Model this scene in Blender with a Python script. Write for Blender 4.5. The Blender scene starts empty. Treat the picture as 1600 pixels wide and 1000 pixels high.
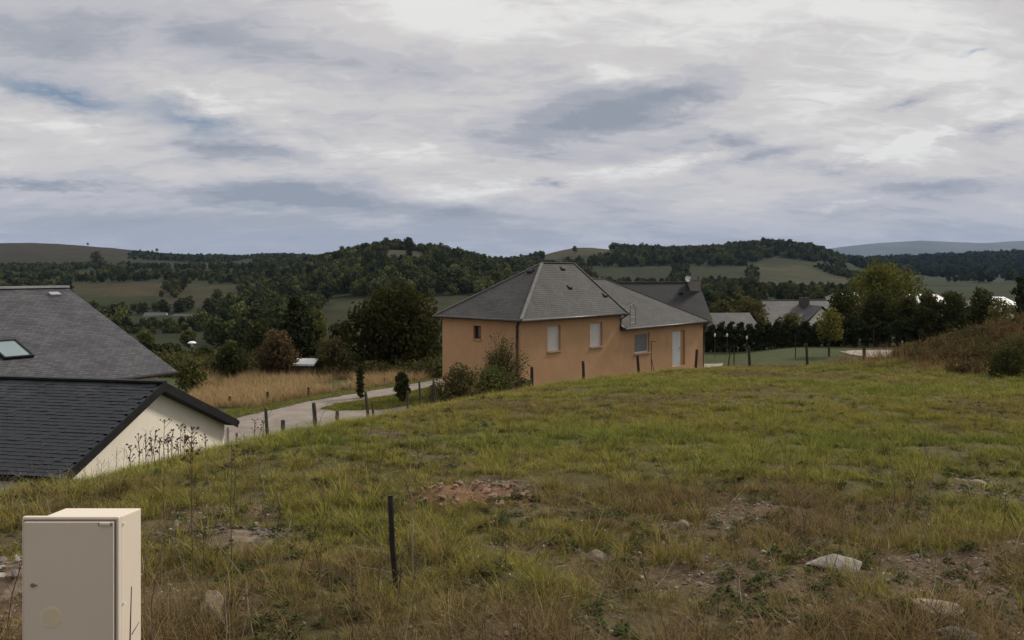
import bpy, math, random
import numpy as np
from mathutils import Vector, Matrix

# ------------------------------------------------------------------ camera, sky, sun, exposure
SC = bpy.context.scene
COL = SC.collection
F, HY = 1300.0, 425.0                     # focal length and horizon row of the 1600 x 1000 photograph
cam_d = bpy.data.cameras.new('camera')
cam = bpy.data.objects.new('camera', cam_d); COL.objects.link(cam)
cam.location = (0, 0, 0); cam.rotation_euler = (math.radians(90), 0, 0)
cam_d.sensor_width = 36; cam_d.lens = F / 1600 * 36
cam_d.shift_y = -(500 - HY) / 1600
cam_d.clip_start = 0.1; cam_d.clip_end = 60000
SC.camera = cam
SUN_EL, SUN_AZ = 40.0, 53.0               # azimuth clockwise from the view direction (+Y)

world = bpy.data.worlds.new('World'); SC.world = world; world.use_nodes = True
wt = world.node_tree; wt.nodes.clear()

class NT:
    """small helper to write node maths as code"""
    def __init__(s, t): s.t = t
    def n(s, kind, **kw):
        nd = s.t.nodes.new(kind)
        for k, v in kw.items(): setattr(nd, k, v)
        return nd
    def put(s, sock, v):
        if v is None: return
        if isinstance(v, bpy.types.NodeSocket): s.t.links.new(v, sock)
        else: sock.default_value = v
    def m(s, op, a, b=None, c=None, clamp=False):
        nd = s.n('ShaderNodeMath', operation=op, use_clamp=clamp)
        s.put(nd.inputs[0], a); s.put(nd.inputs[1], b)
        if c is not None: s.put(nd.inputs[2], c)
        return nd.outputs[0]
    def mix(s, f, a, b, blend='MIX'):
        nd = s.n('ShaderNodeMix', data_type='RGBA', blend_type=blend)
        s.put(nd.inputs[0], f); s.put(nd.inputs[6], a); s.put(nd.inputs[7], b)
        return nd.outputs[2]
    def ramp(s, v, lo, hi, a=0.0, b=1.0, smooth=True):
        nd = s.n('ShaderNodeMapRange', interpolation_type='SMOOTHSTEP' if smooth else 'LINEAR')
        s.put(nd.inputs[0], v)
        for i, q in enumerate((lo, hi, a, b)): nd.inputs[i + 1].default_value = q
        return nd.outputs[0]
    def noise(s, vec, scale, detail=4, rough=.55, dist=0.0, dim='3D'):
        nd = s.n('ShaderNodeTexNoise', noise_dimensions=dim)
        s.put(nd.inputs['Vector'], vec); nd.inputs['Scale'].default_value = scale
        nd.inputs['Detail'].default_value = detail; nd.inputs['Roughness'].default_value = rough
        nd.inputs['Distortion'].default_value = dist
        return nd.outputs[0]

def build_sky():
    N = NT(wt)
    sky = N.n('ShaderNodeTexSky', sky_type='NISHITA', sun_disc=False)
    sky.sun_elevation = math.radians(SUN_EL); sky.sun_rotation = math.radians(SUN_AZ)
    sky.air_density = 1.0; sky.dust_density = 2.0; sky.ozone_density = 1.0
    blue = N.mix(1.0, sky.outputs[0], (.062, .062, .062, 1), 'MULTIPLY')
    tc = N.n('ShaderNodeTexCoord').outputs['Generated']
    sep = N.n('ShaderNodeSeparateXYZ'); wt.links.new(tc, sep.inputs[0])
    x, y, z = sep.outputs
    zc = N.m('MAXIMUM', z, 0.0)
    den = N.m('ADD', zc, 0.22)
    u = N.m('DIVIDE', x, den); v = N.m('DIVIDE', y, den)      # the cloud deck seen as a flat layer overhead
    comb = N.n('ShaderNodeCombineXYZ'); N.put(comb.inputs[0], u); N.put(comb.inputs[1], v)
    deck = comb.outputs[0]
    az = N.m('ARCTAN2', x, y); el = N.m('ARCSINE', z)
    # wobble azimuth / elevation a little so that the single clouds get ragged rims
    nz = N.n('ShaderNodeTexNoise', noise_dimensions='2D'); wt.links.new(deck, nz.inputs['Vector']); nz.inputs['Scale'].default_value = 2.6; nz.inputs['Detail'].default_value = 5; nz.inputs['Roughness'].default_value = .66
    ns = N.n('ShaderNodeSeparateColor'); wt.links.new(nz.outputs['Color'], ns.inputs[0])
    ae = N.n('ShaderNodeCombineXYZ')
    N.put(ae.inputs[0], N.m('MULTIPLY_ADD', N.m('SUBTRACT', ns.outputs[0], .5), .15, az)); N.put(ae.inputs[1], N.m('MULTIPLY_ADD', N.m('SUBTRACT', ns.outputs[1], .5), .050, el))
    def clouds(lst):
        acc = None
        for px, py, sx, sy, tilt, amp in lst:
            a0 = math.atan((px - 800) / F); e0 = math.atan((HY - py) / F * math.cos(a0))
            mp = N.n('ShaderNodeMapping', vector_type='TEXTURE'); wt.links.new(ae.outputs[0], mp.inputs[0])
            mp.inputs['Location'].default_value = (a0, e0, 0); mp.inputs['Rotation'].default_value = (0, 0, math.radians(tilt)); mp.inputs['Scale'].default_value = (sx * 1.75 / F, sy * 1.75 / F, 1)
            g = N.n('ShaderNodeTexGradient', gradient_type='QUADRATIC_SPHERE'); wt.links.new(mp.outputs[0], g.inputs[0])
            acc = N.m('MULTIPLY_ADD', g.outputs['Fac'], amp * 1.9, 0.0 if acc is None else acc)
        return acc
    # big soft modulation and finer mackerel texture
    mp = N.n('ShaderNodeMapping'); wt.links.new(deck, mp.inputs[0]); mp.inputs['Scale'].default_value = (.55, 1.0, 1); mp.inputs['Rotation'].default_value = (0, 0, math.radians(-18))
    mp.inputs['Location'].default_value = (3.1, 1.7, 0)
    big = N.noise(mp.outputs[0], 1.05, 4, .60, .3, '2D')
    mid = N.noise(mp.outputs[0], 3.4, 5, .56, .3, '2D')
    fine = N.noise(mp.outputs[0], 17.0, 3, .65, .6, '2D')
    lum = N.m('ADD', N.m('MULTIPLY', N.m('SUBTRACT', big, .5), .70), N.m('MULTIPLY', N.m('SUBTRACT', mid, .5), .80))
    lum = N.m('ADD', lum, N.m('MULTIPLY', N.m('SUBTRACT', fine, .5), .32))
    lum = N.m('ADD', lum, .635)
    # single clouds of the photograph: dark grey-blue bellies and bright rifts
    dark = clouds([(925, 185, 190, 34, 13, .40), (1070, 148, 90, 26, 18, .22), (1110, 228, 120, 18, -4, .32), (1180, 248, 80, 16, 8, .34), (858, 291, 45, 9, 2, .40),
              (1420, 152, 70, 13, 8, .28), (1560, 200, 90, 16, 12, .24), (1420, 300, 130, 22, 0, .28), (1300, 265, 70, 10, 0, .2), (330, 228, 120, 22, -8, .26), (350, 305, 190, 15, 0, .30),
              (500, 318, 90, 14, 0, .30), (60, 290, 90, 10, 0, .30), (470, 300, 130, 24, -4, .26), (420, 240, 120, 20, -10, .18), (760, 350, 220, 20, 0, .16), (700, 335, 160, 12, 0, .22), (90, 70, 160, 60, -10, .20), (330, 60, 200, 40, -8, .12), (690, 120, 160, 40, 0, .12), (200, 345, 300, 20, 0, .14)])
    bright = clouds([(980, 110, 120, 22, -8, .24), (1450, 110, 190, 90, 10, .20), (1420, 225, 60, 8, 18, .34), (620, 340, 90, 12, 0, .12), (690, 25, 170, 50, 0, .24), (1150, 30, 250, 60, 0, .16),
              (330, 160, 170, 16, -9, .16), (150, 195, 220, 20, -4, .14), (120, 298, 40, 8, 10, .22), (1000, 262, 220, 22, 6, .20), (760, 300, 200, 18, 0, .16), (1180, 310, 160, 16, 0, .14), (650, 240, 220, 24, -6, .14), (1330, 325, 30, 6, 0, .2)])
    gap = clouds([(70, 143, 130, 15, -10, 1.0), (300, 182, 90, 16, -14, .85), (510, 215, 60, 8, -8, .3), (1503, 76, 14, 5, 10, .8), (310, 70, 60, 14, -10, .25)])
    lum = N.m('ADD', N.m('SUBTRACT', lum, dark), bright)
    # a little brighter towards the veiled sun
    sd = Vector((math.sin(math.radians(SUN_AZ)) * math.cos(math.radians(SUN_EL)), math.cos(math.radians(SUN_AZ)) * math.cos(math.radians(SUN_EL)), math.sin(math.radians(SUN_EL))))
    dp = N.n('ShaderNodeVectorMath', operation='DOT_PRODUCT'); wt.links.new(tc, dp.inputs[0]); dp.inputs[1].default_value = sd
    glow = N.ramp(dp.outputs['Value'], .35, 1.0, 0, .14)
    lum = N.m('ADD', lum, glow)
    # the deck flattens into even grey-blue air near the horizon
    low = N.ramp(el, .01, .13, 1, 0)
    lum = N.m('ADD', N.m('MULTIPLY', lum, N.m('SUBTRACT', 1, N.m('MULTIPLY', low, .50))), N.m('MULTIPLY', low, -.02))
    rp = N.n('ShaderNodeValToRGB'); N.put(rp.inputs[0], lum)
    cr = rp.color_ramp; cr.interpolation = 'EASE'
    cr.elements[0].position = 0.0; cr.elements[0].color = (.295, .325, .380, 1)
    cr.elements[1].position = 1.0; cr.elements[1].color = (.80, .79, .77, 1)
    for p, c in ((.28, (.378, .395, .440, 1)), (.52, (.520, .515, .548, 1)), (.72, (.628, .608, .600, 1))):
        e = cr.elements.new(p); e.color = c
    cover = N.m('SUBTRACT', 1.0, N.m('MULTIPLY', gap, .62), clamp=True)
    col = N.mix(cover, N.mix(.45, blue, (.30, .38, .52, 1)), rp.outputs[0])
    # an overcast deck grows brighter towards the zenith
    zen = N.ramp(el, .28, 1.3, 1.0, 1.8)
    cc = N.n('ShaderNodeCombineColor')
    for i in range(3): wt.links.new(zen, cc.inputs[i])
    col = N.mix(1.0, col, cc.outputs[0], 'MULTIPLY')
    # below the horizon: dull land colour, nothing to tune
    col = N.mix(N.ramp(z, -.06, -.01), (.10, .10, .08, 1), col)
    bg = N.n('ShaderNodeBackground'); wt.links.new(col, bg.inputs[0]); bg.inputs[1].default_value = 1.0
    out = N.n('ShaderNodeOutputWorld'); wt.links.new(bg.outputs[0], out.inputs[0])
build_sky()

sun_d = bpy.data.lights.new('sun', 'SUN'); sun = bpy.data.objects.new('sun', sun_d); COL.objects.link(sun)
sun_d.energy = 3.3; sun_d.angle = math.radians(10); sun_d.color = (1.0, .93, .82)
_d = Vector((math.sin(math.radians(SUN_AZ)) * math.cos(math.radians(SUN_EL)), math.cos(math.radians(SUN_AZ)) * math.cos(math.radians(SUN_EL)), math.sin(math.radians(SUN_EL))))
sun.rotation_euler = _d.to_track_quat('Z', 'Y').to_euler()

vs = SC.view_settings
vs.view_transform = 'Standard'; vs.look = 'None'; vs.gamma = 1; vs.use_curve_mapping = False; vs.exposure = 0.0
SC.display_settings.display_device = 'sRGB'
SC.cycles.max_bounces = 4; SC.cycles.diffuse_bounces = 2; SC.cycles.glossy_bounces = 2; SC.cycles.transmission_bounces = 3
SC.cycles.transparent_max_bounces = 6; SC.cycles.volume_bounces = 0; SC.cycles.caustics_reflective = False; SC.cycles.caustics_refractive = False

# ------------------------------------------------------------------ helpers
rng = np.random.default_rng(7)
random.seed(7)

def P(px, py, Y): return Vector(((px - 800) / F * Y, Y, -(py - HY) / F * Y))
def K(px): return (px - 800) / F

def _hash(ix, iy, seed):
    h = (ix.astype(np.int64) * 374761393 + iy.astype(np.int64) * 668265263 + seed * 974711) & 0x7fffffff
    h = ((h ^ (h >> 13)) * 1274126177) & 0x7fffffff
    return ((h ^ (h >> 16)) & 0xffff) / 65535.0
def vnoise(x, y, seed=0):
    x = np.asarray(x, float); y = np.asarray(y, float)
    ix, iy = np.floor(x), np.floor(y); fx, fy = x - ix, y - iy
    fx = fx * fx * (3 - 2 * fx); fy = fy * fy * (3 - 2 * fy)
    ix = ix.astype(int); iy = iy.astype(int)
    a = _hash(ix, iy, seed); b = _hash(ix + 1, iy, seed); c = _hash(ix, iy + 1, seed); d = _hash(ix + 1, iy + 1, seed)
    return (a * (1 - fx) + b * fx) * (1 - fy) + (c * (1 - fx) + d * fx) * fy
def fbm(x, y, seed=0, o=4):
    t = 0; a = .5; n = 0
    for i in range(o):
        t = t + a * vnoise(np.asarray(x) * 2 ** i, np.asarray(y) * 2 ** i, seed + i * 17); n += a; a *= .5
    return t / n
def sstep(a, b, v):
    t = np.clip((np.asarray(v, float) - a) / (b - a), 0, 1); return t * t * (3 - 2 * t)

def tag(o, label=None, cat=None, group=None, kind=None):
    if label: o['label'] = label
    if cat: o['category'] = cat
    if group: o['group'] = group
    if kind: o['kind'] = kind
    return o
def empty(name, loc=(0, 0, 0), rz=0.0):
    o = bpy.data.objects.new(name, None); COL.objects.link(o); o.location = loc; o.rotation_euler = (0, 0, rz)
    o.empty_display_size = .2
    return o
def link_mesh(name, me, mats=None, parent=None):
    o = bpy.data.objects.new(name, me); COL.objects.link(o)
    if mats is not None and not me.materials:
        for m in (mats if isinstance(mats, (list, tuple)) else [mats]): me.materials.append(m)
    if parent: o.parent = parent
    return o

class MB:
    """collects faces of one mesh"""
    def __init__(s): s.v = []; s.f = []; s.uv = []; s.mi = []
    def poly(s, pts, uv=None, mi=0):
        b = len(s.v); s.v += [tuple(p) for p in pts]; s.f.append(tuple(range(b, b + len(pts))))
        s.uv.append(uv if uv is not None else [(0, 0)] * len(pts)); s.mi.append(mi)
    def hexa(s, c, mi=0):            # 8 corners: bottom ring, top ring
        for q in ((0, 3, 2, 1), (4, 5, 6, 7), (0, 1, 5, 4), (1, 2, 6, 5), (2, 3, 7, 6), (3, 0, 4, 7)):
            s.poly([c[i] for i in q], mi=mi)
    def box(s, x0, x1, y0, y1, z0, z1, mi=0):
        s.hexa([(x0, y0, z0), (x1, y0, z0), (x1, y1, z0), (x0, y1, z0), (x0, y0, z1), (x1, y0, z1), (x1, y1, z1), (x0, y1, z1)], mi)
    def bar(s, a, b, w, h, up=(0, 0, 1), mi=0):
        a = Vector(a); b = Vector(b); d = (b - a).normalized(); up = Vector(up)
        if abs(d.dot(up)) > .98: up = Vector((1, 0, 0))
        sx = d.cross(up).normalized() * (w / 2); sz = sx.cross(d).normalized() * (h / 2)
        s.hexa([a - sx - sz, a + sx - sz, a + sx + sz, a - sx + sz, b - sx - sz, b + sx - sz, b + sx + sz, b - sx + sz], mi)
    def tube(s, pts, rad, n=7, cap=True, mi=0, jit=0.0, rg=None):
        pts = [Vector(p) for p in pts]; rings = []
        for i, p in enumerate(pts):
            d = (pts[min(i + 1, len(pts) - 1)] - pts[max(i - 1, 0)]).normalized()
            ref = Vector((1, 0, 0)) if abs(d.z) > .8 else Vector((0, 0, 1))
            a = d.cross(ref).normalized(); b = d.cross(a).normalized()
            r = rad[i] if isinstance(rad, (list, tuple)) else rad
            ring = []
            for k in range(n):
                t = 2 * math.pi * k / n
                rr = r * (1 + (rg.uniform(-jit, jit) if rg else 0))
                ring.append(p + a * math.cos(t) * rr + b * math.sin(t) * rr)
            rings.append(ring)
        b0 = len(s.v)
        for r in rings: s.v += [tuple(p) for p in r]
        for i in range(len(rings) - 1):
            for k in range(n):
                k2 = (k + 1) % n
                s.f.append((b0 + i * n + k, b0 + i * n + k2, b0 + (i + 1) * n + k2, b0 + (i + 1) * n + k)); s.uv.append([(0, 0)] * 4); s.mi.append(mi)
        if cap:
            for off, rev in ((0, False), ((len(rings) - 1) * n, True)):
                idx = [b0 + off + k for k in range(n)]
                s.f.append(tuple(idx[::-1] if rev else idx)); s.uv.append([(0, 0)] * n); s.mi.append(mi)
    def data(s, name, smooth=False):
        me = bpy.data.meshes.new(name); me.from_pydata(s.v, [], s.f)
        l = me.uv_layers.new(name='UVMap'); flat = [c for u in s.uv for p in u for c in p]
        l.data.foreach_set('uv', flat)
        me.polygons.foreach_set('material_index', s.mi)
        if smooth: me.polygons.foreach_set('use_smooth', [True] * len(s.f))
        me.update(); return me
    def build(s, name, mats, parent=None, smooth=False, bevel=0.0):
        o = link_mesh(name, s.data(name, smooth), mats, parent)
        if bevel:
            import bmesh
            bm = bmesh.new(); bm.from_mesh(o.data); bmesh.ops.remove_doubles(bm, verts=bm.verts, dist=1e-5)
            bmesh.ops.bevel(bm, geom=[e for e in bm.edges if e.calc_face_angle(0) > .5], offset=bevel, segments=2, affect='EDGES', profile=.6)
            bm.to_mesh(o.data); bm.free()
        return o

def quads_mesh(name, V, mat):
    """V: (n,4,3) array of loose quads"""
    n = len(V); me = bpy.data.meshes.new(name)
    me.vertices.add(n * 4); me.vertices.foreach_set('co', V.reshape(-1).astype(np.float32))
    me.loops.add(n * 4); me.loops.foreach_set('vertex_index', np.arange(n * 4, dtype=np.int32))
    me.polygons.add(n); me.polygons.foreach_set('loop_start', np.arange(0, n * 4, 4, dtype=np.int32))
    me.update(calc_edges=True); me.validate()
    me.materials.append(mat); return me

# ------------------------------------------------------------------ materials
def mat(name, c1, c2=None, scale=3.0, rough=.85, bump=0.0, bscale=None, spec=.3, coord='Object', detail=5, c3=None, s3=.5, metal=0.0, contrast=(.35, .65), bdist=.02):
    m = bpy.data.materials.new(name); m.use_nodes = True; t = m.node_tree; N = NT(t)
    b = t.nodes['Principled BSDF']; b.inputs['Roughness'].default_value = rough; b.inputs['Specular IOR Level'].default_value = spec; b.inputs['Metallic'].default_value = metal
    if coord == 'Position': vec = N.n('ShaderNodeNewGeometry').outputs['Position']
    else: vec = N.n('ShaderNodeTexCoord').outputs[coord]
    col = (*c1, 1)
    if c2 is not None:
        col = N.mix(N.ramp(N.noise(vec, scale, detail), *contrast), (*c1, 1), (*c2, 1))
    if c3 is not None:
        col = N.mix(N.ramp(N.noise(vec, s3, 5, .6), .45, .7), col, (*c3, 1))
    N.put(b.inputs['Base Color'], col)
    if bump:
        bn = N.n('ShaderNodeBump'); bn.inputs['Strength'].default_value = bump; bn.inputs['Distance'].default_value = bdist
        N.put(bn.inputs['Height'], N.noise(vec, bscale or scale * 6, 5, .6)); t.links.new(bn.outputs[0], b.inputs['Normal'])
    return m

def leaf_mat(name, c1, c2, c3=None, trans=.25, scale=.6, inst=False):
    m = bpy.data.materials.new(name); m.use_nodes = True; t = m.node_tree; N = NT(t); t.nodes.remove(t.nodes['Principled BSDF'])
    g = N.n('ShaderNodeNewGeometry')
    col = N.mix(g.outputs['Random Per Island'], (*c1, 1), (*c2, 1))
    if c3 is not None:
        col = N.mix(N.ramp(N.noise(g.outputs['Position'], scale, 3), .42, .68), col, (*c3, 1))
    if inst:
        oi = N.n('ShaderNodeObjectInfo').outputs['Random']
        col = N.mix(1.0, col, N.mix(oi, (.50, .55, .56, 1), (2.0, 1.9, 1.4, 1)), 'MULTIPLY')
    d = N.n('ShaderNodeBsdfDiffuse'); N.put(d.inputs[0], col)
    tr = N.n('ShaderNodeBsdfTranslucent'); N.put(tr.inputs[0], N.mix(1.0, col, (1.25, 1.25, .7, 1), 'MULTIPLY'))
    mx = N.n('ShaderNodeMixShader'); mx.inputs[0].default_value = trans
    t.links.new(d.outputs[0], mx.inputs[1]); t.links.new(tr.outputs[0], mx.inputs[2])
    t.links.new(mx.outputs[0], t.nodes['Material Output'].inputs[0])
    return m

def slate_mat(name, c1, c2, gap, w=.24, h=.14, rough=.5, bump=.5):
    m = bpy.data.materials.new(name); m.use_nodes = True; t = m.node_tree; N = NT(t); b = t.nodes['Principled BSDF']
    uv = N.n('ShaderNodeTexCoord').outputs['UV']
    br = N.n('ShaderNodeTexBrick'); t.links.new(uv, br.inputs['Vector']); br.offset = .5
    br.inputs['Scale'].default_value = 1.0; br.inputs['Brick Width'].default_value = w; br.inputs['Row Height'].default_value = h
    br.inputs['Mortar Size'].default_value = .008; br.inputs['Mortar Smooth'].default_value = .2; br.inputs['Bias'].default_value = 0
    br.inputs['Color1'].default_value = (*c1, 1); br.inputs['Color2'].default_value = (*c2, 1); br.inputs['Mortar'].default_value = (*gap, 1)
    n1 = N.noise(uv, .8, 5, .6)
    col = N.mix(1.0, br.outputs[0], N.mix(N.ramp(n1, .3, .7), (.80, .80, .82, 1), (1.16, 1.14, 1.10, 1)), 'MULTIPLY')
    n2 = N.noise(uv, 9, 3, .6)
    col = N.mix(1.0, col, N.mix(n2, (.8, .8, .8, 1), (1.2, 1.2, 1.2, 1)), 'MULTIPLY')
    N.put(b.inputs['Base Color'], col); b.inputs['Roughness'].default_value = rough; b.inputs['Specular IOR Level'].default_value = .14
    # each row of slates overlaps the one below: a sawtooth down the slope
    sp = N.n('ShaderNodeSeparateXYZ'); t.links.new(uv, sp.inputs[0])
    saw = N.m('SUBTRACT', 1, N.m('FRACT', N.m('DIVIDE', sp.outputs[1], h)))
    hgt = N.m('ADD', N.m('MULTIPLY', saw, .6), N.m('ADD', N.m('MULTIPLY', br.outputs['Fac'], -.7), N.m('MULTIPLY', n2, .5)))
    bn = N.n('ShaderNodeBump'); bn.inputs['Strength'].default_value = bump; bn.inputs['Distance'].default_value = .02
    N.put(bn.inputs['Height'], hgt); t.links.new(bn.outputs[0], b.inputs['Normal'])
    return m

def attr_tint_mat(name, c_lo, c_mid, c_hi, trans=.2, rough=.6):
    """blades: colour by the patch of the field they grow in (attribute of the scatter point)"""
    m = bpy.data.materials.new(name); m.use_nodes = True; t = m.node_tree; N = NT(t); t.nodes.remove(t.nodes['Principled BSDF'])
    a = N.n('ShaderNodeAttribute', attribute_type='INSTANCER', attribute_name='tint')
    rp = N.n('ShaderNodeValToRGB'); t.links.new(a.outputs['Fac'], rp.inputs[0])
    e = rp.color_ramp.elements; e[0].color = (*c_lo, 1); e[1].color = (*c_hi, 1); k = e.new(.5); k.color = (*c_mid, 1)
    g = N.n('ShaderNodeNewGeometry')
    col = N.mix(1.0, rp.outputs[0], N.mix(g.outputs['Random Per Island'], (.34, .33, .30, 1), (1.75, 1.70, 1.5, 1)), 'MULTIPLY')
    d = N.n('ShaderNodeBsdfDiffuse'); N.put(d.inputs[0], col)
    tr = N.n('ShaderNodeBsdfTranslucent'); N.put(tr.inputs[0], col)
    mx = N.n('ShaderNodeMixShader'); mx.inputs[0].default_value = trans
    t.links.new(d.outputs[0], mx.inputs[1]); t.links.new(tr.outputs[0], mx.inputs[2])
    t.links.new(mx.outputs[0], t.nodes['Material Output'].inputs[0])
    return m

M = {}
M['orange'] = mat('orange_render', (.47, .278, .150), (.43, .252, .134), 1.2, .9, .25, 60, .2, c3=(.41, .245, .135), s3=.35, bdist=.01)
def weather(m, amount):
    """faint vertical run marks and blotches on a rendered wall"""
    t = m.node_tree; N = NT(t); b = t.nodes['Principled BSDF']; src = b.inputs['Base Color'].links[0].from_socket
    co = N.n('ShaderNodeTexCoord').outputs['Object']; mp = N.n('ShaderNodeMapping'); t.links.new(co, mp.inputs[0]); mp.inputs['Scale'].default_value = (2.2, 2.2, .22)
    k = N.m('MULTIPLY', N.ramp(N.noise(mp.outputs[0], 1.6, 5, .65), .45, .75), amount); k2 = N.m('MULTIPLY', N.ramp(N.noise(co, 1.3, 5, .65), .5, .75), amount)
    t.links.new(N.mix(N.m('ADD', k, k2, clamp=True), src, (.16, .12, .085, 1)), b.inputs['Base Color'])
weather(M['orange'], .12)
M['sill'] = mat('sill_stone', (.40, .27, .18), (.33, .22, .15), 6)
M['shutter'] = mat('white_shutter', (.62, .60, .56), (.56, .54, .50), 3, .5)
M['grey_shutter'] = mat('grey_shutter', (.17, .175, .18), (.14, .145, .15), 3, .5)
M['door_white'] = mat('white_door', (.60, .60, .60), (.55, .55, .55), 2, .45)
M['dark_wood'] = mat('dark_wood', (.05, .03, .022), (.035, .022, .016), 8, .7)
M['gutter'] = mat('gutter_zinc', (.085, .07, .06), (.06, .05, .045), 5, .45, metal=.2)
M['downpipe_dark'] = mat('downpipe_brown', (.07, .045, .032), (.05, .034, .026), 5, .5)
M['cream'] = mat('cream_render', (.76, .69, .58), (.72, .65, .545), 1.1, .92, .2, 70, .2, c3=(.72, .65, .545), s3=.4, bdist=.01)
weather(M['cream'], .07)
M['white_wall'] = mat('white_wall', (.60, .57, .50), (.54, .51, .45), 1.5, .9)
M['black_trim'] = mat('black_barge', (.011, .011, .012), (.016, .016, .017), 6, .6, spec=.15)
M['slate_house'] = slate_mat('slate_orange_house', (.062, .060, .057), (.046, .045, .043), (.022, .022, .021), .26, .13, .7, .8)
M['slate_left'] = slate_mat('slate_left_house', (.078, .077, .082), (.046, .046, .050), (.022, .022, .025), .26, .15, .55, .8)
M['slate_dark'] = slate_mat('slate_dark', (.026, .025, .025), (.020, .02, .02), (.01, .01, .01), .26, .15, .6, .5)
M['slate_far'] = slate_mat('slate_far', (.085, .082, .080), (.068, .066, .065), (.06, .06, .06), .3, .18, .6, .4)
M['slate_piece'] = mat('slate_piece', (.013, .015, .018), (.030, .032, .038), 2.3, .5, .3, 40, .22, bdist=.004)
M['ridge'] = mat('ridge_tile', (.15, .143, .135), (.115, .11, .105), 4, .7)
M['ridge_left'] = mat('ridge_zinc', (.30, .30, .30), (.24, .24, .245), 4, .5)
M['chimney'] = mat('chimney_render', (.20, .18, .155), (.15, .135, .12), 4, .9)
M['metal'] = mat('galvanised', (.14, .135, .13), (.10, .095, .09), 9, .5, metal=.4)
M['iron'] = mat('black_iron', (.010, .010, .011), (.03, .020, .015), 18, .55)
M['glass'] = mat('skylight_glass', (.16, .215, .215), (.14, .19, .19), 1, .12, spec=.8)
M['pane'] = mat('dark_pane', (.03, .02, .016), None, 1, .15, spec=.6)
M['white_dish'] = mat('white_plastic', (.70, .70, .68), None, 1, .5)
M['post'] = mat('weathered_post', (.085, .068, .052), (.05, .04, .032), 14, .9, .5, 40, c3=(.13, .11, .09), s3=5)
M['post_dark'] = mat('dark_post', (.045, .033, .025), (.028, .021, .017), 14, .9, .5, 40)
M['bark'] = mat('bark', (.055, .045, .035), (.035, .03, .024), 6, .95, .6, 20)
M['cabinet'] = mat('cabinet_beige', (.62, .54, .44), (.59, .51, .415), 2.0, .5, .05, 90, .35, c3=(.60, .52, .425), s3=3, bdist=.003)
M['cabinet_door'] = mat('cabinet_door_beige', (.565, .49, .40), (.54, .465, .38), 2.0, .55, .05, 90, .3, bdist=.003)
M['sticker'] = mat('faded_sticker', (.56, .49, .33), (.53, .46, .31), 12, .5)
M['gap_shade'] = mat('gap_shade', (.20, .165, .13), None, 1, .8)  # dark tone for the door seam and the painted-in shade by the hinge clip
M['rock_white'] = mat('pale_limestone', (.37, .335, .28), (.26, .235, .195), 3.5, .95, .6, 14, c3=(.24, .215, .18), s3=2.2)
M['rock_tan'] = mat('tan_limestone', (.30, .235, .15), (.21, .165, .11), 4, .95, .7, 14, c3=(.16, .13, .095), s3=3)
M['rock_grey'] = mat('grey_stone', (.20, .18, .15), (.13, .115, .095), 4, .95, .7, 14, c3=(.12, .11, .095), s3=3)
M['rock_red'] = mat('red_earth_stone', (.27, .175, .115), (.18, .105, .065), 5, .95, .7, 18, c3=(.34, .25, .17), s3=4)
M['earth_red'] = mat('red_earth', (.17, .085, .045), (.11, .055, .03), 6, .98, .9, 25)
M['drive'] = mat('pale_gravel', (.225, .188, .158), (.18, .15, .125), 1.3, .97, .5, 30, c3=(.14, .118, .095), s3=.5, coord='Position')
M['terrace'] = mat('terrace_stone', (.27, .23, .19), (.22, .19, .155), 1.6, .95, .3, 20, coord='Position')
M['lawn'] = mat('mown_lawn', (.052, .060, .021), (.042, .051, .018), .8, .97, .8, 20, c3=(.066, .066, .027), s3=.22, coord='Position')
M['white_roof'] = mat('white_sheet_roof', (.58, .575, .56), (.52, .515, .50), .5, .6)
M['lf_dark'] = leaf_mat('leaves_dark', (.028, .034, .016), (.052, .058, .025), (.065, .062, .026))
M['lf_big'] = leaf_mat('leaves_big_tree', (.020, .022, .010), (.040, .039, .016), (.055, .050, .020), scale=.5)
M['lf_conifer'] = leaf_mat('needles_dark', (.020, .025, .013), (.036, .042, .022), None, .1)
M['lf_olive'] = leaf_mat('leaves_olive', (.062, .068, .027), (.10, .104, .042), (.115, .102, .042))
M['lf_red'] = leaf_mat('leaves_rust', (.085, .058, .036), (.125, .085, .052), (.05, .05, .026), scale=.9)
M['lf_light'] = leaf_mat('leaves_light', (.09, .095, .03), (.15, .14, .045), (.06, .066, .024), .3)
M['lf_bush'] = leaf_mat('leaves_bush', (.065, .064, .030), (.105, .096, .044), (.10, .08, .04))
M['lf_bramble'] = leaf_mat('leaves_bramble', (.085, .060, .034), (.125, .090, .050), (.058, .060, .027), .2, .5)
M['lf_wood'] = leaf_mat('leaves_woodland', (.024, .030, .016), (.052, .059, .028), None, .08, inst=True)
M['lf_wood2'] = leaf_mat('leaves_woodland_pale', (.046, .054, .025), (.075, .083, .038), None, .08, inst=True)
M['lf_far'] = leaf_mat('leaves_far_wood', (.017, .024, .017), (.030, .038, .025), None, .1, inst=True)
M['grass'] = attr_tint_mat('grass_blades', (.145, .106, .055), (.222, .202, .056), (.128, .150, .040), .3)
M['straw'] = attr_tint_mat('straw_blades', (.168, .114, .062), (.205, .150, .083), (.165, .13, .066), .25)
M['drygrass'] = attr_tint_mat('tall_dry_grass', (.33, .235, .135), (.38, .28, .165), (.27, .215, .11), .3)
M['moundgrass'] = attr_tint_mat('mound_grass', (.15, .095, .052), (.19, .13, .07), (.13, .105, .05), .3)
M['weed'] = attr_tint_mat('weed_leaves', (.062, .064, .030), (.052, .062, .027), (.044, .060, .024), .15)
M['soil_brown'] = mat('loose_soil', (.115, .08, .052), (.075, .05, .032), 7, .98, .9, 30, c3=(.19, .15, .11), s3=9)
M['stalk'] = mat('dead_stalk', (.10, .072, .045), (.065, .045, .03), 20, .95, coord='Position')
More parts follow.
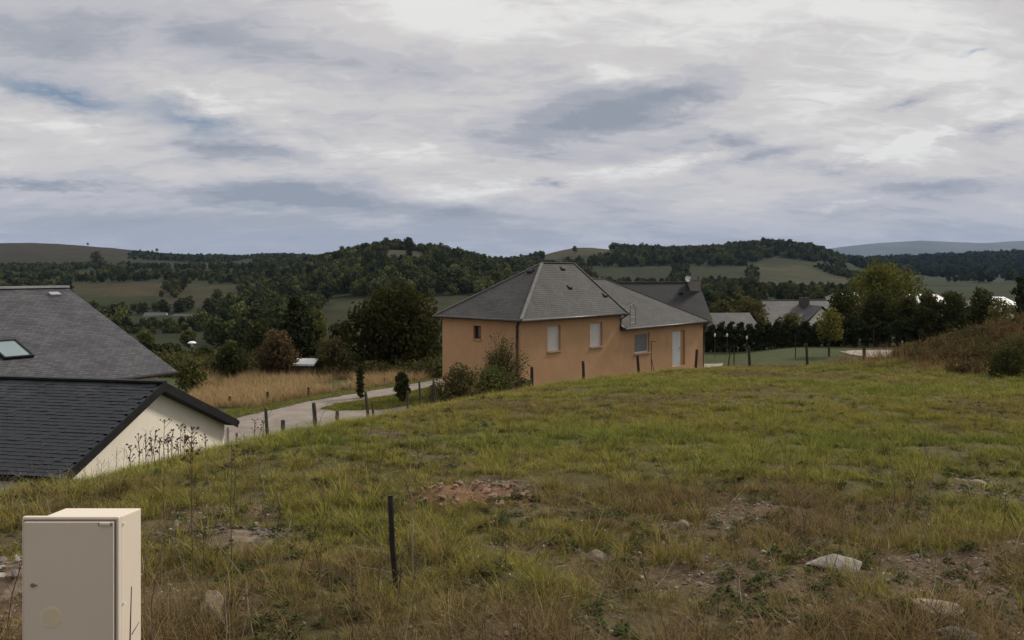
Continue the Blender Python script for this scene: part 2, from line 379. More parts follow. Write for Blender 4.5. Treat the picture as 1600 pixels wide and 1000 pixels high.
M['stalk_pale'] = mat('bleached_stalk', (.24, .20, .15), (.17, .14, .10), 20, .95, coord='Position')
M['flower'] = mat('pale_flower', (.42, .40, .33), None, 1, .9)

# ------------------------------------------------------------------ terrain
FIELD = np.array([(-9.5, -14), (-7.2, 4), (-6.0, 9.75), (-5.45, 10.2), (-5.2, 11.3), (-4.6, 13.4), (-4.2, 15.4), (-3.2, 17.3), (-2.4, 19.4), (-1.7, 22), (-.78, 25.2),
                  (.76, 28.9), (2.8, 32.8), (6, 38.5), (9.1, 41.5), (12.9, 45.0), (16.2, 46), (19.7, 43), (30, 41), (45, 36), (45, -14)], float)
def field_sd(x, y):
    """distance outside the meadow's rim, negative inside"""
    x = np.asarray(x, float); y = np.asarray(y, float)
    d = np.full(x.shape, 1e9); ins = np.zeros(x.shape, bool)
    n = len(FIELD)
    for i in range(n):
        a = FIELD[i]; b = FIELD[(i + 1) % n]; e = b - a
        t = np.clip(((x - a[0]) * e[0] + (y - a[1]) * e[1]) / (e @ e), 0, 1)
        d = np.minimum(d, np.hypot(x - a[0] - t * e[0], y - a[1] - t * e[1]))
        c = ((a[1] <= y) != (b[1] <= y)) & (x < (b[0] - a[0]) * (y - a[1]) / (b[1] - a[1] + 1e-12) + a[0])
        ins ^= c
    return np.where(ins, -d, d)

YS = [60, 110, 160, 230, 320, 450, 600, 800, 1000, 1300, 1700, 2100, 3000, 5000, 9000]
TAB = {  # height of the land by bearing (column) and distance (row)
    -1500: [-8, -12, -16, -20, -23, -23, -15, -5, 3, 22, 54, 74, 70, 50, 20],
    0:    [-8, -12, -16, -20, -23, -23, -15, -5, 2, 16, 50, 76, 66, 50, 20],
    80:   [-8, -12, -16, -20, -23, -23, -15, -5, 2, 16, 50, 77, 66, 50, 20],
    150:  [-8, -12, -16, -20, -23, -23, -14, -5, 3, 18, 48, 65, 60, 40, 20],
    260:  [-8, -12, -16, -20, -23, -22, -13, -4, 4, 14, 36, 48, 40, 30, 20],
    360:  [-8, -12, -16, -20, -22, -20, -12, -3, 4, 13, 30, 41, 36, 30, 20],
    480:  [-8, -12, -16, -19, -20, -17, -8, 0, 9, 20, 32, 38, 36, 30, 20],
    520:  [-8, -12, -15, -18, -19, -15, -3, 11, 12, 16, 24, 30, 30, 30, 20],
    560:  [-8, -12, -15, -18, -19, -14, 1, 18, 15, 14, 20, 28, 30, 30, 20],
    600:  [-8, -12, -15, -18, -19, -13, 4, 24, 15, 10, 16, 24, 30, 30, 20],
    660:  [-8, -12, -15, -18, -18, -13, 3, 22, 12, 8, 14, 20, 28, 30, 20],
    720:  [-8, -12, -15, -17, -17, -14, -2, 13, 7, 6, 10, 16, 24, 30, 20],
    770:  [-8, -12, -15, -16, -16, -14, -7, 4, 7, 8, 10, 14, 20, 28, 20],
    830:  [-8, -11, -14, -15, -15, -14, -10, -4, 8, 22, 14, 14, 18, 25, 20],
    900:  [-7, -10, -13, -14, -14, -13, -12, -8, 9, 47, 26, 18, 18, 25, 20],
    960:  [-6.5, -10, -13, -13, -14, -13, -12, -8, 9, 38, 26, 18, 18, 25, 20],
    1080: [-5.9, -7, -12, -13, -13, -13, -12, -8, 9, 32, 26, 20, 20, 25, 20],
    1200: [-5.9, -7, -11, -12, -13, -13, -12, -8, 9, 47, 30, 24, 24, 30, 20],
    1270: [-5.9, -7, -11, -12, -13, -13, -12, -8, 9, 40, 28, 24, 28, 30, 20],
    1340: [-5.9, -7, -11, -12, -13, -13, -11, -8, -5, 6, 14, 24, 34, 30, 20],
    1450: [-5.9, -7, -11, -12, -13, -13, -12, -10, -8, -3, 14, 31, 40, 30, 20],
    1600: [-5.9, -7, -11, -12, -13, -13, -12, -10, -8, -2, 20, 46, 44, 30, 20],
    3100: [-5.9, -7, -11, -12, -13, -13, -12, -10, -8, -2, 20, 46, 44, 30, 20],
}
def _far_table():
    cols = sorted(TAB); pxs = np.arange(-1500, 3101, 10.0); ly = np.linspace(math.log(60), math.log(9000), 160)
    A = np.array([TAB[c] for c in cols], float)
    B = np.array([np.interp(ly, np.log(YS), r) for r in A])
    C = np.array([np.interp(pxs, cols, B[:, j]) for j in range(B.shape[1])]).T
    def blur(a, s, ax):
        k = np.exp(-.5 * (np.arange(-4 * s, 4 * s + 1) / s) ** 2); k /= k.sum(); p = 4 * s
        return np.apply_along_axis(lambda r: np.convolve(np.pad(r, p, mode='edge'), k, 'valid'), ax, a)
    C = blur(C, 2, 0); C = blur(C, 2, 1)
    return pxs, ly, C
FPX, FLY, FT = _far_table()
def far_z(x, y):
    yy = np.maximum(y, 60.0); px = np.clip(800 + F * x / yy, -1500, 3099.9); l = np.clip(np.log(yy), FLY[0], FLY[-1] - 1e-6)
    a = (px - FPX[0]) / 10; i = np.minimum(a.astype(int), len(FPX) - 2); fa = a - i
    b = (l - FLY[0]) / (FLY[1] - FLY[0]); j = np.minimum(b.astype(int), len(FLY) - 2); fb = b - j
    z = (FT[i, j] * (1 - fa) + FT[i + 1, j] * fa) * (1 - fb) + (FT[i, j + 1] * (1 - fa) + FT[i + 1, j + 1] * fa) * fb
    amp = sstep(90, 700, y)
    return z + amp * 5 * (fbm(x / 120, y / 120, 3) - .5) + sstep(60, 150, y) * 1.2 * (fbm(x / 25, y / 25, 5) - .5)
def G(x, y):
    x = np.asarray(x, float); y = np.asarray(y, float)
    t = field_sd(x, y)
    zp = -1.65 - .0767 * np.clip(y, -3, 47)
    relief = .20 * (fbm(x / 3.2, y / 3.2, 11) - .5) + .15 * (fbm(x / .7, y / .7, 21, 3) - .5)
    relief *= 1 - sstep(0, 3, t)
    z_out = -5.6 - 1.1 * sstep(19, 34, y)
    z_out = z_out + .8 * sstep(2.5, 9, x - (y - 40) * .55) * sstep(30, 44, y)
    L = np.where(x > 9, 5.5, 9.0)
    w = sstep(-.2, 1, t / L)
    z = zp * (1 - w) + z_out * w + relief
    mnd = np.exp(-(((x - 28.5) / 7.4) ** 2 + ((y - 40.5) / 4.6) ** 2))
    z = z + 2.7 * mnd + .8 * (fbm(x / 2, y / 2, 41) - .5) * mnd
    wf = sstep(57, 78, y)
    return z * (1 - wf) + far_z(x, y) * wf
def g1(x, y): return float(G(np.array([x]), np.array([y]))[0])
def gp(px, py):
    """point of the meadow seen at a pixel"""
    Y = 1.65 / ((py - HY) / F - .0767); return ((px - 800) / F * Y, Y)

BARE = [(*gp(px, py), r, a) for px, py, r, a in [(1250, 925, .45, .9), (1080, 905, .5, .75), (1190, 980, .4, .8), (365, 832, .5, .9), (740, 775, .75, .95), (960, 872, .35, .85), (1500, 965, .4, .8), (1560, 705, 1.0, .6),
        (1540, 760, .7, .7), (325, 945, .22, .95), (12, 900, .35, .95), (590, 680, .6, .9), (1400, 800, .6, .6), (1170, 790, .5, .6), (900, 985, .35, .5), (760, 985, .3, .8), (1040, 845, .4, .6), (860, 800, .4, .6), (700, 990, .25, .6), (30, 980, .3, .8), (1330, 955, .4, .7)]]
def bare(x, y):
    b = np.zeros(np.shape(x))
    for cx, cy, r, a in BARE: b = np.maximum(b, a * np.exp(-(((x - cx) / (r * 1.25)) ** 2 + ((y - cy) / r) ** 2)))
    n = fbm(x / 1.3, y / 1.3, 61)
    near = 1 - sstep(6, 13, y)
    b = np.maximum(b, sstep(.50, .70, n) * (.25 + .60 * near))
    return np.clip(b * (.6 + .8 * fbm(x / .5, y / .5, 71, 3)), 0, 1)
def lush(x, y):
    """0 dry, 1 green"""
    g = fbm(x / 2.6, y / 2.6, 81, 4) * .75 + fbm(x / 8, y / 5, 91, 3) * .45
    g = g - .12 + .08 * sstep(7, 12, y) - .25 * (1 - sstep(4, 7.5, y))
    g = g - .30 * np.exp(-(((x - 9.5) / 3.5) ** 2 + ((y - 33) / 3) ** 2)) - .18 * sstep(37, 43, y)
    return np.clip((g - .22) / .5, 0, 1)

def ground_mat():
    m = bpy.data.materials.new('meadow_soil'); m.use_nodes = True; t = m.node_tree; N = NT(t); b = t.nodes['Principled BSDF']
    pos = N.n('ShaderNodeNewGeometry').outputs['Position']
    a = N.n('ShaderNodeVertexColor', layer_name='cover')
    sp = N.n('ShaderNodeSeparateColor'); t.links.new(a.outputs[0], sp.inputs[0])
    n1 = N.noise(pos, 9, 6, .65); n2 = N.noise(pos, 38, 4, .7); n3 = N.noise(pos, 1.1, 4, .6)
    soil = N.mix(N.ramp(n1, .3, .7), (.075, .050, .032, 1), (.135, .094, .062, 1))
    soil = N.mix(N.ramp(n2, .56, .66), soil, (.29, .235, .18, 1))
    turf = N.mix(N.ramp(n1, .3, .7), (.045, .035, .018, 1), (.092, .077, .031, 1))  # dark end has the shadow within the dead thatch mixed into its colour
    turf = N.mix(N.m('MULTIPLY', sp.outputs[1], N.ramp(n3, .25, .6)), turf, (.095, .092, .028, 1))
    col = N.mix(sp.outputs[0], turf, soil)
    col = N.mix(sp.outputs[2], col, N.mix(N.ramp(n3, .3, .7), (.042, .056, .022, 1), (.062, .068, .028, 1)))
    N.put(b.inputs['Base Color'], col); b.inputs['Roughness'].default_value = 1; b.inputs['Specular IOR Level'].default_value = .1
    bn = N.n('ShaderNodeBump'); bn.inputs['Strength'].default_value = .9; bn.inputs['Distance'].default_value = .05
    N.put(bn.inputs['Height'], N.m('ADD', n1, N.m('MULTIPLY', n2, .6))); t.links.new(bn.outputs[0], b.inputs['Normal'])
    return m
def grid_mesh(name, X, Y, Z, mats):
    r, c = X.shape; me = bpy.data.meshes.new(name)
    V = np.stack([X, Y, Z], -1).reshape(-1, 3)
    i = np.arange(r * c).reshape(r, c)
    Q = np.stack([i[:-1, :-1], i[:-1, 1:], i[1:, 1:], i[1:, :-1]], -1).reshape(-1, 4)
    me.vertices.add(len(V)); me.vertices.foreach_set('co', V.reshape(-1).astype(np.float32))
    me.loops.add(Q.size); me.loops.foreach_set('vertex_index', Q.reshape(-1).astype(np.int32))
    me.polygons.add(len(Q)); me.polygons.foreach_set('loop_start', np.arange(0, Q.size, 4, dtype=np.int32))
    me.polygons.foreach_set('use_smooth', np.ones(len(Q), bool))
    me.update(calc_edges=True)
    o = link_mesh(name, me, mats); return o
def vcol(o, name, C):
    at = o.data.color_attributes.new(name, 'FLOAT_COLOR', 'POINT'); at.data.foreach_set('color', np.concatenate([C, np.ones((len(C), 1))], 1).reshape(-1).astype(np.float32))

def build_ground():
    xs = np.unique(np.concatenate([np.linspace(-150, -40, 20), np.linspace(-40, -12, 36), np.arange(-12, 12, .16), np.arange(12, 34, .3), np.linspace(34, 150, 40)]))
    ys = np.unique(np.concatenate([np.linspace(-30, 1.5, 22), np.arange(1.5, 16, .14), np.arange(16, 48, .3), np.linspace(48, 78, 50)]))
    X, Y = np.meshgrid(xs, ys); Z = G(X, Y)
    o = grid_mesh('ground', X, Y, Z, ground_mat()); tag(o, kind='structure')
    x, y = X.reshape(-1), Y.reshape(-1)
    t = field_sd(x, y); ins = 1 - sstep(0, 2.5, t)
    C = np.stack([bare(x, y) * ins, lush(x, y) * ins, 1 - ins], 1); vcol(o, 'cover', C)
build_ground()

FIELDS = [  # (bearing/distance polygon as px, Y), colour
    ([(-1500, 1330), (240, 1330), (275, 1800), (300, 2600), (-1500, 2600)], (0.035, 0.030, 0.019)),
    ([(105, 560), (268, 545), (280, 690), (100, 700)], (0.045, 0.039, 0.022)),
    ([(262, 470), (392, 480), (370, 640), (285, 650), (240, 560)], (0.041, 0.037, 0.022)),
    ([(150, 195), (330, 195), (310, 262), (150, 270)], (0.024, 0.029, 0.015)),
    ([(-400, 760), (95, 760), (90, 900), (-400, 900)], (0.027, 0.032, 0.017)),
    ([(195, 1020), (390, 1020), (380, 1320), (200, 1320)], (0.027, 0.029, 0.017)),
    ([(300, 790), (545, 800), (545, 890), (300, 900)], (0.025, 0.028, 0.016)),
    ([(505, 300), (610, 320), (640, 430), (520, 410)], (0.032, 0.032, 0.017)),
    ([(665, 350), (770, 350), (760, 440), (670, 440)], (0.031, 0.032, 0.018)),
    ([(1160, 590), (1345, 620), (1330, 800), (1250, 985), (1180, 985)], (0.044, 0.043, 0.025)),
    ([(925, 690), (1160, 690), (1165, 920), (925, 925)], (0.026, 0.029, 0.015)),
    ([(845, 1080), (960, 1080), (965, 1420), (850, 1420)], (0.049, 0.043, 0.027)),
    ([(1095, 420), (1340, 420), (1340, 480), (1095, 480)], (0.021, 0.025, 0.014)),
    ([(1420, 780), (2200, 780), (2200, 1350), (1420, 1350)], (0.029, 0.034, 0.022)),
    ([(600, 600), (672, 640), (655, 775), (608, 775)], (0.049, 0.044, 0.030)),
    ([(455, 280), (500, 280), (500, 330), (440, 330)], (0.033, 0.033, 0.018)),
    ([(1120, 1150), (1240, 1150), (1240, 1220), (1130, 1220)], (0.040, 0.038, 0.023)),
]
def in_poly(px, Y, poly):
    ins = np.zeros(px.shape, bool); n = len(poly)
    for i in range(n):
        ax, ay = poly[i]; bx, by = poly[(i + 1) % n]
        ins ^= ((ay <= Y) != (by <= Y)) & (px < (bx - ax) * (Y - ay) / (by - ay + 1e-9) + ax)
    return ins
def build_far():
    px = np.unique(np.concatenate([np.arange(-1500, -100, 40), np.arange(-100, 1700, 7), np.arange(1700, 3101, 40)])).astype(float)
    ly = np.exp(np.linspace(math.log(77.6), math.log(5200), 210))
    PX, Y = np.meshgrid(px, ly); X = (PX - 800) / F * Y
    Z = G(X, Y); Z[0] -= .15
    m = bpy.data.materials.new('countryside'); m.use_nodes = True; t = m.node_tree; N = NT(t); b = t.nodes['Principled BSDF']
    a = N.n('ShaderNodeVertexColor', layer_name='land'); pos = N.n('ShaderNodeNewGeometry').outputs['Position']
    f1 = N.mix(N.ramp(N.noise(pos, .02, 6, .65), .3, .7), (.72, .76, .72, 1), (1.22, 1.18, 1.12, 1)); f2 = N.mix(N.ramp(N.noise(pos, .25, 4, .6), .3, .7), (.82, .84, .82, 1), (1.18, 1.15, 1.1, 1))
    col = N.mix(1.0, N.mix(1.0, a.outputs[0], f1, 'MULTIPLY'), f2, 'MULTIPLY')
    N.put(b.inputs['Base Color'], col); b.inputs['Roughness'].default_value = 1; b.inputs['Specular IOR Level'].default_value = .05
    o = grid_mesh('hills', X, Y, Z, m); tag(o, kind='structure')
    p, y = PX.reshape(-1), Y.reshape(-1)
    C = np.tile(np.array([[.026, .031, .016]]), (len(p), 1))
    wp = p + 14 * (fbm(p / 40, y / 60, 7) - .5); wy = y * (1 + .05 * (fbm(p / 30 + 9, y / 50, 8) - .5))
    for poly, c in FIELDS: C[in_poly(wp, wy, poly)] = c
    vcol(o, 'land', C)
    # distant blue mountains
    for name, pts, Y0 in (('mountains', [(1180, 405), (1260, 396), (1310, 386), (1350, 381), (1400, 377), (1440, 376), (1480, 378), (1530, 379), (1570, 377), (1600, 376), (1680, 372), (1800, 380), (2000, 390), (2300, 400)], 9500.0),
                          ('mountains_far', [(640, 412), (700, 408), (750, 404), (775, 402), (790, 400.5), (810, 403), (850, 407), (900, 411), (960, 414)], 7000.0)):
        pxs = np.arange(pts[0][0], pts[-1][0] + 1, 4.0); top = -(np.interp(pxs, [q[0] for q in pts], [q[1] for q in pts]) - HY) / F * Y0
        k = np.exp(-.5 * (np.arange(-8, 9) / 3) ** 2); k /= k.sum(); top = np.convolve(np.pad(top, 8, mode='edge'), k, 'valid')
        rows = np.linspace(-1, 1, 25); R, T = np.meshgrid(rows, top, indexing='ij'); _, PP = np.meshgrid(rows, pxs, indexing='ij')
        YY = Y0 + R * 1400; XX = (PP - 800) / F * Y0 * (1 + 0 * R)
        ZZ = T * np.cos(R * math.pi / 2) ** .8 + 30 * (fbm(XX / 400, YY / 400, 9) - .5) * (1 - np.abs(R)) - 5
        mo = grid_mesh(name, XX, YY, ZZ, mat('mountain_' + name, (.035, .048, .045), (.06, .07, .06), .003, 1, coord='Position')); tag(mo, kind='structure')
build_far()

# flat sheets laid on the ground: driveway, grass island, lawn, terrace, bare patch
def sheet(name, pix, zfix, m, lift=.03, jag=0.0, kind='structure'):
    pts = [P(px, py, (-zfix) * F / (py - HY)) for px, py in pix]
    xy = [(p.x, p.y) for p in pts]
    out = []
    r = random.Random(hash(name) % 1000 if False else len(name))
    for i in range(len(xy)):
        a, b = xy[i], xy[(i + 1) % len(xy)]; n = max(2, int(math.hypot(b[0] - a[0], b[1] - a[1]) / .5))
        for k in range(n):
            q = k / n; out.append((a[0] + (b[0] - a[0]) * q + r.uniform(-jag, jag), a[1] + (b[1] - a[1]) * q + r.uniform(-jag, jag)))
    import bmesh
    bm = bmesh.new(); vs_ = [bm.verts.new((x, y, 0)) for x, y in out]; bm.faces.new(vs_)
    bmesh.ops.triangulate(bm, faces=bm.faces[:])
    for _ in range(4):
        bmesh.ops.subdivide_edges(bm, edges=[e for e in bm.edges if e.calc_length() > 1.2], cuts=1)
        bmesh.ops.triangulate(bm, faces=bm.faces[:])
    z = G(np.array([v.co.x for v in bm.verts]), np.array([v.co.y for v in bm.verts]))
    for v, q in zip(bm.verts, z): v.co.z = q + lift
    bmesh.ops.recalc_face_normals(bm, faces=bm.faces[:])
    me = bpy.data.meshes.new(name); bm.to_mesh(me); bm.free()
    if me.polygons and me.polygons[0].normal.z < 0: me.flip_normals()
    o = link_mesh(name, me, m); tag(o, kind=kind); return o
DRIVE = [(300, 672), (372, 654), (425, 642), (490, 626.5), (550, 617), (615, 606), (690, 593), (698, 600), (615, 617), (560, 626), (520, 632), (501, 640), (525, 643), (600, 641), (640, 634), (660, 652), (560, 690), (300, 720)]
sheet('driveway', DRIVE, -6.7, M['drive'], .035, .12)
sheet('grass_verge', [(330, 650), (372, 642), (425, 632), (490, 619), (550, 610.5), (615, 601), (690, 589.5), (690, 592.4), (615, 605.5), (550, 616.5), (490, 626), (425, 641.5), (372, 653.5), (330, 663)], -6.7, M['lawn'], .025, .06)
sheet('terrace', [(1090, 553), (1131, 556), (1128, 562), (1108, 574), (1085, 574)], -5.93, M['terrace'], .05, .05)
sheet('gravel_patch', [(1312, 550), (1335, 548), (1410, 547.5), (1425, 552), (1412, 561), (1368, 560), (1335, 556)], -5.9, M['terrace'], .05, .15)
# ------------------------------------------------------------------ buildings
def wall_holes(mb, p0, p1, z0, z1, holes, depth, inward):
    """vertical wall from p0 to p1 with rectangular openings (s0, s1, za, zb) and their reveals"""
    p0 = Vector((*p0, 0)); p1 = Vector((*p1, 0)); L = (p1 - p0).length; d = (p1 - p0) / L; inn = Vector((*inward, 0)) * depth
    def at(s, z, o=0): q = p0 + d * s + inn * o; return (q.x, q.y, z)
    ss = sorted({0, L, *[h[0] for h in holes], *[h[1] for h in holes]}); zs = sorted({z0, z1, *[h[2] for h in holes], *[h[3] for h in holes]})
    for i in range(len(ss) - 1):
        for j in range(len(zs) - 1):
            cs, cz = (ss[i] + ss[i + 1]) / 2, (zs[j] + zs[j + 1]) / 2
            if any(h[0] < cs < h[1] and h[2] < cz < h[3] for h in holes): continue
            mb.poly([at(ss[i], zs[j]), at(ss[i + 1], zs[j]), at(ss[i + 1], zs[j + 1]), at(ss[i], zs[j + 1])])
    for a, b, c, e in holes:
        for q in (((a, c), (a, e)), ((b, e), (b, c)), ((a, e), (b, e)), ((b, c), (a, c))):
            mb.poly([at(*q[0]), at(*q[1]), at(*q[1], 1), at(*q[0], 1)])

def roof_face(mb, pts, eave_dir):
    """sloped polygon with UV in metres: u along the eave, v up the slope"""
    pts = [Vector(p) for p in pts]; e = Vector(eave_dir).normalized()
    n = (pts[1] - pts[0]).cross(pts[2] - pts[0]).normalized(); up = n.cross(e)
    if up.z < 0: up = -up
    mb.poly(pts, [((p - pts[0]).dot(e), (p - pts[0]).dot(up)) for p in pts])

def hip_roof(x0, x1, y0, y1, ze, ra, rb, zr, thick, mats, parent, cap_mat, caps=True):
    """four-sided roof over a rectangle; ra, rb are the ends of the ridge"""
    mb = MB()
    A, B, C, D = (x0, y0, ze), (x1, y0, ze), (x1, y1, ze), (x0, y1, ze)
    RA = (*ra, zr); RB = (*rb, zr)
    roof_face(mb, [A, B, RB, RA], (1, 0, 0)); roof_face(mb, [B, C, RB], (0, 1, 0)); roof_face(mb, [C, D, RA, RB], (1, 0, 0)); roof_face(mb, [D, A, RA], (0, 1, 0))
    lo = [(p[0], p[1], ze - thick) for p in (A, B, C, D)]; up = [A, B, C, D]
    for i in range(4): mb.poly([lo[i], lo[(i + 1) % 4], up[(i + 1) % 4], up[i]], mi=1)
    mb.poly(lo[::-1], mi=1)
    r = mb.build('roof', mats, parent)
    if caps:
        for a, b in ((RA, RB), (A, RA), (D, RA), (B, RB), (C, RB)):
            c = MB(); c.bar(Vector(a) + Vector((0, 0, .02)), Vector(b) + Vector((0, 0, .02)), .16, .05); c.build('ridge_cap', cap_mat, r)
    return r

def window(parent, kind, x0, x1, z0, z1, y, fm, pm, sill=True, axis='x', slats=0):
    """a closed window or roller shutter filling an opening; axis x: wall along x facing -y, axis y: wall along y facing -x"""
    def bx(mb, a0, a1, d0, d1, c0, c1):
        if axis == 'x': mb.box(a0, a1, d0, d1, c0, c1)
        else: mb.box(d0, d1, a0, a1, c0, c1)
    w = MB(); f = .06
    bx(w, x0 + .002, x0 + f, y, y + .06, z0, z1 - .002); bx(w, x1 - f, x1 - .002, y, y + .06, z0, z1 - .002); bx(w, x0 + f, x1 - f, y, y + .06, z1 - f, z1 - .002); bx(w, x0 + f, x1 - f, y, y + .06, z0, z0 + f)
    o = w.build(kind, fm, parent)
    if slats:
        h = (z1 - z0 - 2 * f) / slats
        for k in range(slats):
            s = MB(); bx(s, x0 + f, x1 - f, y + .018 + .002 * (k % 2), y + .04, z0 + f + k * h + .003, z0 + f + (k + 1) * h - .002); s.build('slat', pm, o)
    p = MB(); bx(p, x0 + f, x1 - f, y + .041, y + .055, z0 + f, z1 - f); p.build('pane', pm, o)
    if sill:
        s = MB(); bx(s, x0 - .05, x1 + .05, y - .215, y - .004, z0 - .075, z0 - .003); s.build('sill', M['sill'], o)
    return o

def orange_house():
    th = math.atan2(.736, .677)
    r = empty('orange_house', (.46, 40.2, 0), th)
    tag(r, 'single storey orange rendered house with hipped slate roof and white roller shutters', 'house')
    zf = -7.9
    wm = MB()   # main block and lower garage wing share one continuous rendered wall
    holes = [(2.31 - .3, 3.35 - .3, -4.03, -2.73), (5.84 - .3, 6.96 - .3, -4.04, -2.74)]
    wall_holes(wm, (.3, .3), (8.75, .3), zf, -2.42, holes, .2, (0, 1))
    wall_holes(wm, (.3, 5.95), (.3, .3), zf, -2.42, [(5.95 - 3.62, 5.95 - 3.05, -3.43, -2.75)], .2, (1, 0))
    wm.poly([(8.75, .3, zf), (8.75, 5.95, zf), (8.75, 5.95, -2.42), (8.75, .3, -2.42)]); wm.poly([(8.75, 5.95, zf), (.3, 5.95, zf), (.3, 5.95, -2.42), (8.75, 5.95, -2.42)])
    wm.build('wall', M['orange'], r)
    wg = MB()
    wall_holes(wg, (8.752, .303), (17.8, .303), zf, -3.26, [(10.05 - 8.752, 11.6 - 8.752, -4.69, -3.57), (14.12 - 8.752, 15.6 - 8.752, -5.80, -3.62)], .2, (0, 1))
    wg.poly([(17.8, .303, zf), (17.8, 9.7, zf), (17.8, 9.7, -3.26), (17.8, .303, -3.26)]); wg.poly([(17.8, 9.7, zf), (8.752, 9.7, zf), (8.752, 9.7, -3.26), (17.8, 9.7, -3.26)])
    wg.poly([(8.753, 9.7, zf), (8.753, 5.95, zf), (8.753, 5.95, -3.26), (8.753, 9.7, -3.26)])
    wg.build('wall', M['orange'], r)
    hip_roof(-.02, 8.98, 0, 6.25, -2.31, (4.57, 2.6), (7.37, 2.6), .5, .13, [M['slate_house'], M['gutter']], r, M['ridge'])
    hip_roof(8.62, 18.1, 0.0, 10, -3.15, (9.0, 5), (13.58, 5), -.45, .13, [M['slate_house'], M['gutter']], r, M['ridge'])
    for a, b, z in (((-.08, -.06), (9.0, -.06), -2.36), ((-.08, -.06), (-.08, 6.3), -2.361), ((8.62, -.06), (18.15, -.06), -3.20)):
        g = MB(); g.tube([(*a, z), (*b, z)], .065, 8); g.build('gutter', M['gutter'], r, True)
    for (x, y, zt, zb, m_) in ((.24, .52, -2.4, -7.2, 'downpipe_dark'), (17.72, .22, -3.25, -6.3, 'gutter'), (8.62, .24, -2.4, -3.1, 'gutter')):
        g = MB(); g.tube([(x, y, zb), (x, y, zt - .25), (x * .5 if x < 1 else x + .1, y - .35 if x > 1 else y - .2, zt)], .05 if x > 1 else .06, 8); g.build('downpipe', M[m_], r, True)
    for a, b, c, d, s in ((2.31, 3.35, -4.03, -2.73, 13), (5.84, 6.96, -4.04, -2.74, 13)):
        o = window(r, 'window', a, b, c, d, .44, M['shutter'], M['shutter'], True, 'x', s); o['label'] = 'closed white roller shutter'
    o = window(r, 'window', 10.05, 11.6, -4.69, -3.57, .44, M['shutter'], M['grey_shutter'], True, 'x', 11); o['label'] = 'closed grey roller shutter'
    o = window(r, 'window', 3.05, 3.62, -3.43, -2.75, .45, M['dark_wood'], M['pane'], True, 'y'); o['label'] = 'small dark window'
    d = MB(); d.box(14.13, 15.25, .44, .50, -5.80, -3.63); dd = d.build('door', M['door_white'], r)
    d = MB(); d.box(15.25, 15.59, .44, .50, -5.80, -3.63); d.build('door_jamb', M['orange'], r)
    for k in range(4):
        p = MB(); p.box(14.24 + .25 * k, 14.46 + .25 * k, .425, .44, -5.68, -3.75); p.build('panel', M['door_white'], dd)
    h = MB(); h.tube([(15.12, .40, -4.8), (15.12, .40, -4.68)], .015, 6); h.build('handle', M['metal'], dd)
    # dark roof vents: (slope coordinates on the front planes)
    def front(x, q, y0, ze, yr, zr): return Vector((x, y0 + (yr - y0) * q, ze + (zr - ze) * q))
    for x, q, args in ((5.95, .88, (0, -2.31, 2.6, .5)), (5.4, .52, (0, -2.31, 2.6, .5)), (8.0, .35, (0, -2.31, 2.6, .5))):
        p = front(x, q, *args); v = MB()
        v.hexa([p + Vector(c) for c in ((-.13, -.10, -.10), (.13, -.10, -.10), (.13, .12, .10), (-.13, .12, .10), (-.12, -.11, .02), (.12, -.11, .02), (.12, .12, .16), (-.12, .12, .16))]); v.build('roof_vent', M['black_trim'], r)
    p = Vector((0, 6.25 / 2, -2.31)).lerp(Vector((4.57, 2.6, .5)), .82); v = MB()
    v.hexa([p + Vector(c) for c in ((-.14, -.16, -.08), (.16, -.16, .1), (.16, .16, .1), (-.14, .16, -.08), (-.16, -.16, .05), (.16, -.16, .18), (.16, .16, .18), (-.16, .16, .05))]); v.build('roof_vent', M['black_trim'], r)
    # bracket with aerial where the two eaves meet
    a = MB(); a.tube([(9.0, -.12, -3.0), (9.0, -.12, -1.85)], .018, 6); a.tube([(9.62, -.05, -3.0), (9.62, -.05, -2.05), (9.3, -.1, -1.8)], .018, 6)
    for z in (-2.85, -2.55): a.tube([(9.0, -.12, z), (9.62, -.05, z)], .016, 5)
    a.tube([(8.75, -.1, -1.92), (9.55, -.1, -1.72)], .014, 5); a.tube([(8.8, -.3, -1.8), (8.8, .1, -1.8)], .012, 5); a.tube([(9.1, -.35, -1.74), (9.1, .12, -1.74)], .012, 5)
    a.build('aerial_bracket', M['metal'], r)
    return r
orange_house()

def stand():
    """thin metal stand with a cross arm leaning by the wall"""
    b = P(1018, 580, 45.5); z = g1(b.x, b.y); r = empty('metal_stand', (b.x, b.y, z))
    tag(r, 'thin dark metal stand with a T-shaped arm before the orange wall', 'stand')
    t = -(533 - HY) / F * 45.5 - z
    a = MB(); a.tube([(0, 0, 0), (-.02, 0, t)], .022, 6); a.build('pole', M['iron'], r)
    a = MB(); a.tube([(0, 0, t * .55), (.22, 0, -.02)], .018, 6); a.build('strut', M['iron'], r)
    a = MB(); a.tube([(-.05, 0, t - .02), (.26, 0, t - .03)], .018, 6); a.build('arm', M['iron'], r)
stand()

